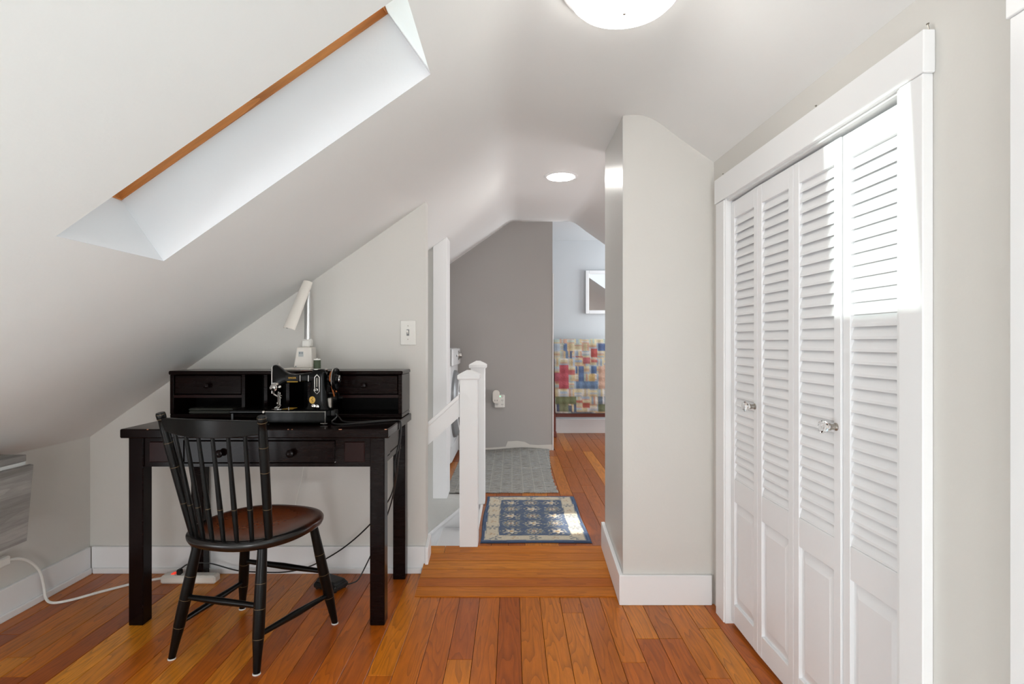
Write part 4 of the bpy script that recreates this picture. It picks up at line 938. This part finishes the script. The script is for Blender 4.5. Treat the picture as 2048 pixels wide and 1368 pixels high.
def rugcol(x, y, z):
    u = (x-(RX0+RX1)/2); v = (y-(RYA+RYB)/2); au = 0.285-abs(u); av = 0.43-abs(v)
    blue = (76, 92, 118); deep = (52, 66, 92); cream = (196, 186, 166); tan = (168, 152, 118); pale = (206, 198, 182); slate = (96, 104, 116)
    e_ = min(au, av)
    if e_ < 0.022: return deep if 0.012 < e_ < 0.016 or e_ < 0.004 else (74, 94, 124)
    if e_ < 0.094:
        # cream border with paired slate palmettes
        s_ = v if au < av else u; t_ = (e_-0.058)/0.03; k = round(s_/0.105); d_ = (s_-k*0.105)/0.034
        r_ = math.hypot(d_, t_)
        if abs(e_-0.026) < 0.0022 or abs(e_-0.090) < 0.0022: return (150, 146, 136)
        if k % 2 == 0 and r_ < 1 and (math.cos(5*math.atan2(t_, d_)) > 0.1 or r_ < 0.25) and r_ > 0.15: return (120, 124, 128)
        if k % 2 and r_ < 0.6 and math.cos(3*math.atan2(t_, d_)+1) > 0.3: return (176, 150, 122)
        return tuple(min(255, c*(0.96+0.08*hsh(x*99, y*77))) for c in cream)
    # field: lattice of rosettes and palmettes
    best = None
    for pu in (-0.125, 0, 0.125):
        for iv, pv in enumerate((-0.27, -0.135, 0, 0.135, 0.27)):
            d_ = math.hypot((u-pu)/0.058, (v-pv)/0.062)
            if best is None or d_ < best[0]: best = (d_, math.atan2(v-pv, u-pu), (round(pu*8)+iv) % 2)
    d_, a_, kind = best
    wob = 0.10*(hsh(round(u*140), round(v*140))-0.5); d_ += wob
    if kind == 0:
        if d_ < 0.14: return (132, 92, 84)
        if d_ < 0.34+0.10*math.cos(6*a_): return cream
        if 0.52 < d_ < 0.62+0.06*math.cos(12*a_): return tan
        if 0.72 < d_ < 0.86 and math.cos(10*a_) > 0.0: return (146, 150, 148)
    else:
        if d_ < 0.18: return (180, 150, 110)
        if d_ < 0.44+0.16*math.cos(5*a_+0.6): return pale
        if d_ < 0.56+0.16*math.cos(5*a_+0.6): return (66, 76, 96)
        if 0.70 < d_ < 0.84 and math.cos(8*a_+1.2) > 0.2: return (176, 168, 146)
    if abs(math.sin(u*58+1.6*math.sin(v*44)))+abs(math.cos(v*52+1.3*math.sin(u*50))) < 0.42: return (164, 162, 148)
    if abs(math.sin(u*26+1.2*math.sin(v*30))) < 0.10: return (128, 134, 132)
    return blue if hsh(round(u*70), round(v*70)) > 0.22 else slate
setcol(rug, rugcol)

# ---- grey woven runner in front of the washer
gx0 = -0.455
def gr(y):
    pts = [(3.855, 0.315), (4.1, 0.305), (4.43, 0.305), (5.0, 0.33), (5.40, 0.352)]
    for (a, xa), (b, xb) in zip(pts, pts[1:]):
        if a <= y <= b: return xa+(xb-xa)*(y-a)/(b-a)
    return 0.35
nx2, ny2 = 90, 160
def gp(i, j):
    y = 3.862+(5.395-3.862)*j/ny2; xr = gr(y)+0.004*math.sin(y*60)*(i/nx2)
    x = gx0+(xr-gx0)*i/nx2
    z = HZ+0.007+0.010*math.exp(-((y-4.60-0.012*math.sin(x*9))/0.022)**2)*max(0, min(1, (x+0.15)/0.2)) + 0.006*math.exp(-((y-4.02)/0.02)**2)*max(0, min(1, (x-0.05)/0.15)) + (0.022*max(0, (y-5.28)/0.115)*(0.5+0.5*math.sin(x*9+0.6)))
    if j == 0: y += 0.008*(((i//9) % 2))
    return (x, y, z)
g = MB().grid([[gp(i, j) for j in range(ny2+1)] for i in range(nx2+1)])
rim = [gp(i, 0) for i in range(nx2+1)] + [gp(nx2, j) for j in range(1, ny2+1)] + [gp(i, ny2) for i in range(nx2-1, -1, -1)] + [gp(0, j) for j in range(ny2-1, 0, -1)]
n_ = len(rim); low = [(p[0], p[1], p[2]-0.0055) for p in rim]
g.add(rim+low, [(i, i+n_, (i+1) % n_+n_, (i+1) % n_) for i in range(n_)]); g.fix = True
gmat, N, L, P = nt('grey_woven_rag')
tc = N.new('ShaderNodeTexCoord'); mp = N.new('ShaderNodeMapping'); mp.inputs['Scale'].default_value = (14, 95, 1)
L.new(tc.outputs['Object'], mp.inputs['Vector'])
n1 = N.new('ShaderNodeTexNoise'); n1.inputs['Scale'].default_value = 1.0; n1.inputs['Detail'].default_value = 4; n1.inputs['Roughness'].default_value = 0.75
L.new(mp.outputs[0], n1.inputs['Vector'])
r = ramp(N, [(0.30, (62, 62, 62)), (0.43, (122, 121, 116)), (0.52, (168, 165, 156)), (0.58, (124, 132, 140)), (0.70, (212, 207, 192))]); L.new(n1.outputs['Fac'], r.inputs['Fac'])
bk = N.new('ShaderNodeTexBrick'); bk.inputs['Scale'].default_value = 1.0; bk.offset = 0.0; bk.inputs['Brick Width'].default_value = 0.078; bk.inputs['Row Height'].default_value = 9.0; bk.inputs['Mortar Size'].default_value = 0.0012
bk.inputs['Color1'].default_value = (1, 1, 1, 1); bk.inputs['Color2'].default_value = (1, 1, 1, 1); bk.inputs['Mortar'].default_value = (0, 0, 0, 1)
L.new(tc.outputs['Object'], bk.inputs['Vector'])
mx = N.new('ShaderNodeMix'); mx.data_type = 'RGBA'; L.new(bk.outputs['Color'], mx.inputs['Factor']); mx.inputs['A'].default_value = (*lin((178, 175, 166)), 1)
L.new(r.outputs['Color'], mx.inputs['B']); L.new(mx.outputs['Result'], P.inputs['Base Color']); P.inputs['Roughness'].default_value = 0.95
bpn = N.new('ShaderNodeBump'); bpn.inputs['Strength'].default_value = 0.6; bpn.inputs['Distance'].default_value = 0.003
L.new(n1.outputs['Fac'], bpn.inputs['Height']); L.new(bpn.outputs['Normal'], P.inputs['Normal'])
tag(g.build('woven_runner', gmat, origin=(0, 4.6, HZ), smooth=True, angle=60), 'large grey woven mat on the hall floor before the grey wall', 'rug')

# ---- washing machine
wx = -0.505; wy0, wy1 = 4.66, 5.33; wz0 = HZ+0.0005; wz1 = 1.045
wa = thing('washing_machine', (-0.83, 5.0, HZ), 'white front-loading washing machine beyond the stairwell post', 'washing machine')
MB().bbox(wx-0.62, wx, wy0, wy1, wz0+0.02, wz1, 0.012).build('body', M['appliance'], wa)
for yy in (wy0+0.05, wy1-0.05):
    for xx_ in (wx-0.56, wx-0.06): MB().lathe((xx_, yy, wz0), (0, 0, 1), [(0, 0.02), (0.021, 0.02)], 12).build('foot', M['rubber'], wa)
MB().bbox(wx, wx+0.022, wy0+0.004, wy1-0.004, wz1-0.15, wz1-0.002, 0.01).build('control_panel', M['appliance'], wa)
kn = MB().lathe((wx+0.022, 5.12, wz1-0.065), (1, 0, 0), [(0, 0.042), (0.006, 0.042), (0.008, 0.03), (0.030, 0.026), (0.034, 0.02)], 28).build('dial', M['chrome'], wa, smooth=True)
MB().lathe((wx+0.022, 4.95, wz1-0.065), (1, 0, 0), [(0, 0.010), (0.006, 0.009)], 14).build('button', M['app_grey'], wa)
cyw, czw = (wy0+wy1)/2, 0.56
dd = MB().lathe((wx, cyw, czw), (1, 0, 0), [(0, 0.295), (0.02, 0.29), (0.040, 0.262), (0.046, 0.235), (0.040, 0.20)], 48).build('door_ring', M['app_grey'], wa, smooth=True)
MB().lathe((wx+0.03, cyw, czw), (1, 0, 0), [(0, 0.20), (0.02, 0.185), (0.045, 0.13), (0.055, 0.05)], 40).build('door_glass', M['app_dark'], dd, smooth=True)
MB().lathe((wx, cyw, czw), (1, 0, 0), [(0.0, 0.235), (0.05, 0.232), (0.054, 0.22), (0.050, 0.205)], 48, False).build('door_trim', M['appliance'], dd, smooth=True)
MB().bbox(wx, wx+0.008, wy0+0.03, wy1-0.03, wz0+0.03, wz0+0.16, 0.004).build('kick_panel', M['appliance'], wa)

# ---- outlet adapter on the grey wall
oa = thing('outlet_adapter', (-0.115, 5.41, 0.45), 'white six-way outlet adapter with green light low on the grey hall wall', 'outlet')
ax0, ax1, az0, az1 = -0.166, -0.068, 0.477, 0.600
bd_ = MB().bbox(ax0, ax1, 5.378, 5.4105, az0, az1, 0.008).build('body', M['white_pl'], oa)
for x in (-0.142, -0.092):
    for z in (0.505, 0.545, 0.583):
        for s_ in (-0.006, 0.006): MB().box(x+s_-0.0015, x+s_+0.0015, 5.377, 5.3781, z, z+0.010).build('slot', M['slot'], bd_)
        MB().box(x-0.002, x+0.002, 5.377, 5.3781, z-0.010, z-0.006).build('slot', M['slot'], bd_)
MB().bbox(-0.122, -0.108, 5.376, 5.3779, 0.582, 0.590, 0.0006).build('indicator', M['led'], bd_)
pf = thing('plug_in_device', (-0.165, 5.37, 0.51), 'oval cream plug-in device on the outlet adapter', 'plug device')
pts = []
m_ = MB(); oc = (-0.150, 0.585); rr = 0.034
poly = [(oc[0]+rr*math.cos(a), oc[1]+(0.030 if math.sin(a) > 0 else -0.030)+rr*math.sin(a)) for a in [2*PI*k/24 for k in range(24)]]
m_.prism(poly, 'y', 5.338, 5.3765).build('shell', M['cream_pl'], pf, bevel=0.006)
for s_ in (-0.010, 0.010): MB().box(oc[0]+s_-0.002, oc[0]+s_+0.002, 5.3372, 5.338, 0.545, 0.558).build('slot', M['slot'], pf)

# ---- far room: mirror and quilt rack
mi = thing('wall_mirror', (1.0, 6.42, 1.41), 'white framed mirror on the far room wall, half hidden by the pier', 'mirror')
mx0, mx1, mz0, mz1, my = 0.828, 1.33, 1.418, 1.905, 6.4295
for a in ((mx0, mx0+0.038, mz0, mz1), (mx1-0.038, mx1, mz0, mz1), (mx0+0.038, mx1-0.038, mz1-0.038, mz1), (mx0+0.038, mx1-0.038, mz0, mz0+0.038)):
    MB().bbox(a[0], a[1], my-0.035, my, a[2], a[3], 0.003).build('frame_rail', M['trim'], mi)
MB().box(mx0+0.038, mx1-0.038, my-0.014, my-0.010, mz0+0.038, mz1-0.038).build('mirror_glass', M['mirror'], mi)
qr = thing('quilt_rack', (0.9, 6.2, HZ), 'red-brown wooden rack carrying the patchwork quilt', 'rack')
for x in (0.462, 1.40):
    MB().bbox(x-0.018, x+0.018, 6.13, 6.25, HZ+0.0005, HZ+0.06, 0.004).build('rack_foot', M['rackwood'], qr)
    MB().bbox(x-0.014, x+0.014, 6.17, 6.21, HZ+0.06, 1.12, 0.003).build('rack_post', M['rackwood'], qr)
MB().tube([(0.462, 6.19, 1.105), (1.40, 6.19, 1.105)], 0.014, 12).build('rack_rail', M['rackwood'], qr, smooth=True)
MB().bbox(0.477, 1.385, 6.18, 6.20, 0.285, 0.345, 0.003).build('lower_rail', M['rackwood'], qr)
QX0, QX1 = 0.452, 1.36
prof = [(6.235, 0.55)] + [(6.235, 0.55+0.53*k/10) for k in range(1, 11)] + [(6.228, 1.112), (6.208, 1.128), (6.186, 1.130), (6.166, 1.120), (6.158, 1.10)] + [(6.155-0.02*(k/56), 1.09-0.76*k/56) for k in range(57)]
nq = 92; gr_ = []
for i in range(nq+1):
    x = QX0+(QX1-QX0)*i/nq; row = []
    for (y, z) in prof:
        dr_ = max(0, 1.1-z); off = 0.010*math.sin(x*14+0.5)*dr_+0.003*math.sin(z*72)+0.002*math.sin(x*80)
        sag = 0.012*math.sin((x-QX0)*5.5)*max(0, (0.6-z)) if y < 6.19 else 0
        row.append((x+0.02*dr_*(1-(x-QX0)/(QX1-QX0)), y-(off if y < 6.19 else -0.0), z-sag))
    gr_.append(row)
qm = MB().grid(gr_)
quilt = qm.build('quilt', M['quilt'], origin=(0.9, 6.19, 0.33), smooth=True)
md = quilt.modifiers.new('thickness', 'SOLIDIFY'); md.thickness = 0.008; md.offset = 0.0
tag(quilt, 'patchwork quilt in red, blue, yellow and green blocks draped over the rack', 'quilt')
PAL = [(206, 178, 132), (196, 190, 182), (214, 200, 160), (150, 170, 190), (196, 150, 126), (176, 190, 176), (220, 214, 204), (204, 190, 150), (168, 184, 200)]
RECT = [(160, 505, 268, 770, (176, 58, 72)), (100, 580, 160, 685, (170, 66, 84)), (520, 315, 600, 412, (178, 66, 62)), (350, 685, 600, 770, (86, 118, 158)), (120, 855, 350, 945, (92, 100, 60)), (600, 945, 900, 1035, (88, 98, 66)), (215, 260, 255, 340, (76, 104, 150)), (280, 340, 310, 425, (70, 92, 138)), (232, 345, 265, 425, (90, 118, 150)), (385, 520, 445, 680, (66, 92, 140)), (525, 520, 585, 600, (70, 100, 150)), (345, 520, 372, 600, (70, 96, 146)), (606, 262, 690, 348, (66, 90, 140)), (610, 520, 690, 775, (206, 164, 140)), (430, 415, 515, 440, (182, 82, 88)), (430, 450, 515, 485, (176, 86, 92)), (520, 440, 600, 470, (184, 90, 84)), (430, 925, 510, 955, (176, 74, 62)), (430, 965, 510, 990, (176, 74, 62)), (355, 900, 430, 925, (182, 96, 76)), (262, 955, 300, 1030, (64, 74, 92)), (322, 950, 352, 1035, (58, 72, 96)), (130, 950, 160, 1030, (60, 70, 100)), (165, 945, 262, 1035, (104, 108, 74)), (265, 555, 340, 580, (190, 90, 90)), (265, 590, 340, 615, (190, 90, 90)), (352, 380, 430, 392, (180, 84, 78)), (352, 400, 430, 412, (180, 84, 78)), (500, 605, 570, 680, (210, 176, 110)), (655, 860, 668, 940, (205, 205, 205)), (600, 860, 690, 940, (90, 110, 130)), (110, 690, 170, 715, (180, 100, 80)), (100, 1040, 900, 1090, (92, 104, 122))]
def qcol(x, y, z):
    cx = 100+(x-QX0)/ (1/185.0)/0.1754; cy = 210+(1.128-z)*185.0/0.1754
    if y > 6.19: cy = 300+cx*0.1
    for x0, y0, x1, y1, c in RECT:
        if x0 <= cx < x1 and y0 <= cy < y1: 
            return tuple(min(255, (0.78*v+0.22*w)*(0.95+0.1*hsh(round(cx/12), round(cy/12)))) for v, w in zip(c, (196, 192, 186)))
    bx, by = int(cx//84), int(cy//86)
    if (bx+by) % 2: k = int(cy//15)+17*bx
    else: k = int(cx//21)+23*by
    return tuple(0.8*v+0.2*w for v, w in zip(PAL[int(hsh(k, bx*7+by*3)*len(PAL)) % len(PAL)], (206, 204, 200)))
setcol(quilt, qcol)

# ---- unseen pale rug added under and behind the camera to bounce neutral light
ar = MB().bbox(-1.75, 0.72, -3.1, 1.42, 0.0008, 0.012, 0.004).build('bounce_rug', paint('bounce_rug_pile', (232, 232, 230), 0.95, 0.6, 260), origin=(-0.5, 0, 0))
tag(ar, 'large pale rug added on the floor behind the camera to bounce light', 'rug')
# ---- unseen glowing paper globe added behind the camera as fill light
gl = thing('fill_globe', (0.20, -1.90, 0.0125), 'white paper globe added on the floor behind the camera as fill light', 'lamp')
gm3, N, L, P = nt('fill_globe_paper')
P.inputs['Base Color'].default_value = (0.9, 0.9, 0.88, 1); P.inputs['Emission Color'].default_value = (0.94, 0.97, 1.0, 1); P.inputs['Emission Strength'].default_value = 32.0
MB().lathe((0.20, -1.90, 0.073), (0, 0, 1), [(0.2-0.2*math.cos(PI*k/16), 0.2*math.sin(PI*k/16)) for k in range(17)], 28).build('globe', gm3, gl, smooth=True)
MB().lathe((0.20, -1.90, 0.0130), (0, 0, 1), [(0, 0.09), (0.012, 0.09), (0.02, 0.02), (0.058, 0.018)], 24).build('stand', M['nickel'], gl, smooth=True)
# ---- ceiling lights
dl = thing('ceiling_dome_light', (0.296, 1.50, 2.05), 'white frosted glass dome light on the flat ceiling', 'ceiling light')
MB().lathe((0.296, 1.50, 2.049), (0, 0, -1), [(0, 0.165), (0.012, 0.165), (0.016, 0.155)], 40).build('mount', M['trim'], dl, smooth=True)
gmat2, N, L, P = nt('lit_frosted_glass')
P.inputs['Base Color'].default_value = (0.9, 0.9, 0.88, 1); P.inputs['Roughness'].default_value = 0.3
P.inputs['Emission Color'].default_value = (1.0, 0.97, 0.92, 1); P.inputs['Emission Strength'].default_value = 6.5
MB().lathe((0.296, 1.50, 2.037), (0, 0, -1), [(0.0, 0.150), (0.015, 0.148), (0.030, 0.139), (0.045, 0.123), (0.056, 0.102), (0.064, 0.076), (0.069, 0.046), (0.0715, 0.02), (0.072, 0.001)], 48).build('glass_bowl', gmat2, dl, smooth=True)
MB().lathe((0.296, 1.50, 2.037-0.0719), (0, 0, -1), [(0, 0.004), (0.0015, 0.004)], 12).build('finial', M['nickel'], dl)
rc = thing('recessed_light', (0.284, 3.30, zc(0.284, 3.30)), 'round lit recessed light in the hall ceiling', 'ceiling light')
rz = zc(0.284, 3.30)
MB().lathe((0.284, 3.30, rz-0.0005), (0, 0, -1), [(0, 0.098), (0.004, 0.096), (0.006, 0.086)], 40).build('trim_ring', M['trim'], rc, smooth=True)
MB().lathe((0.284, 3.30, rz-0.0066), (0, 0, -1), [(0, 0.080), (0.0015, 0.078)], 40).build('lens', emit('lit_lens', (255, 252, 246), 58.0), rc)
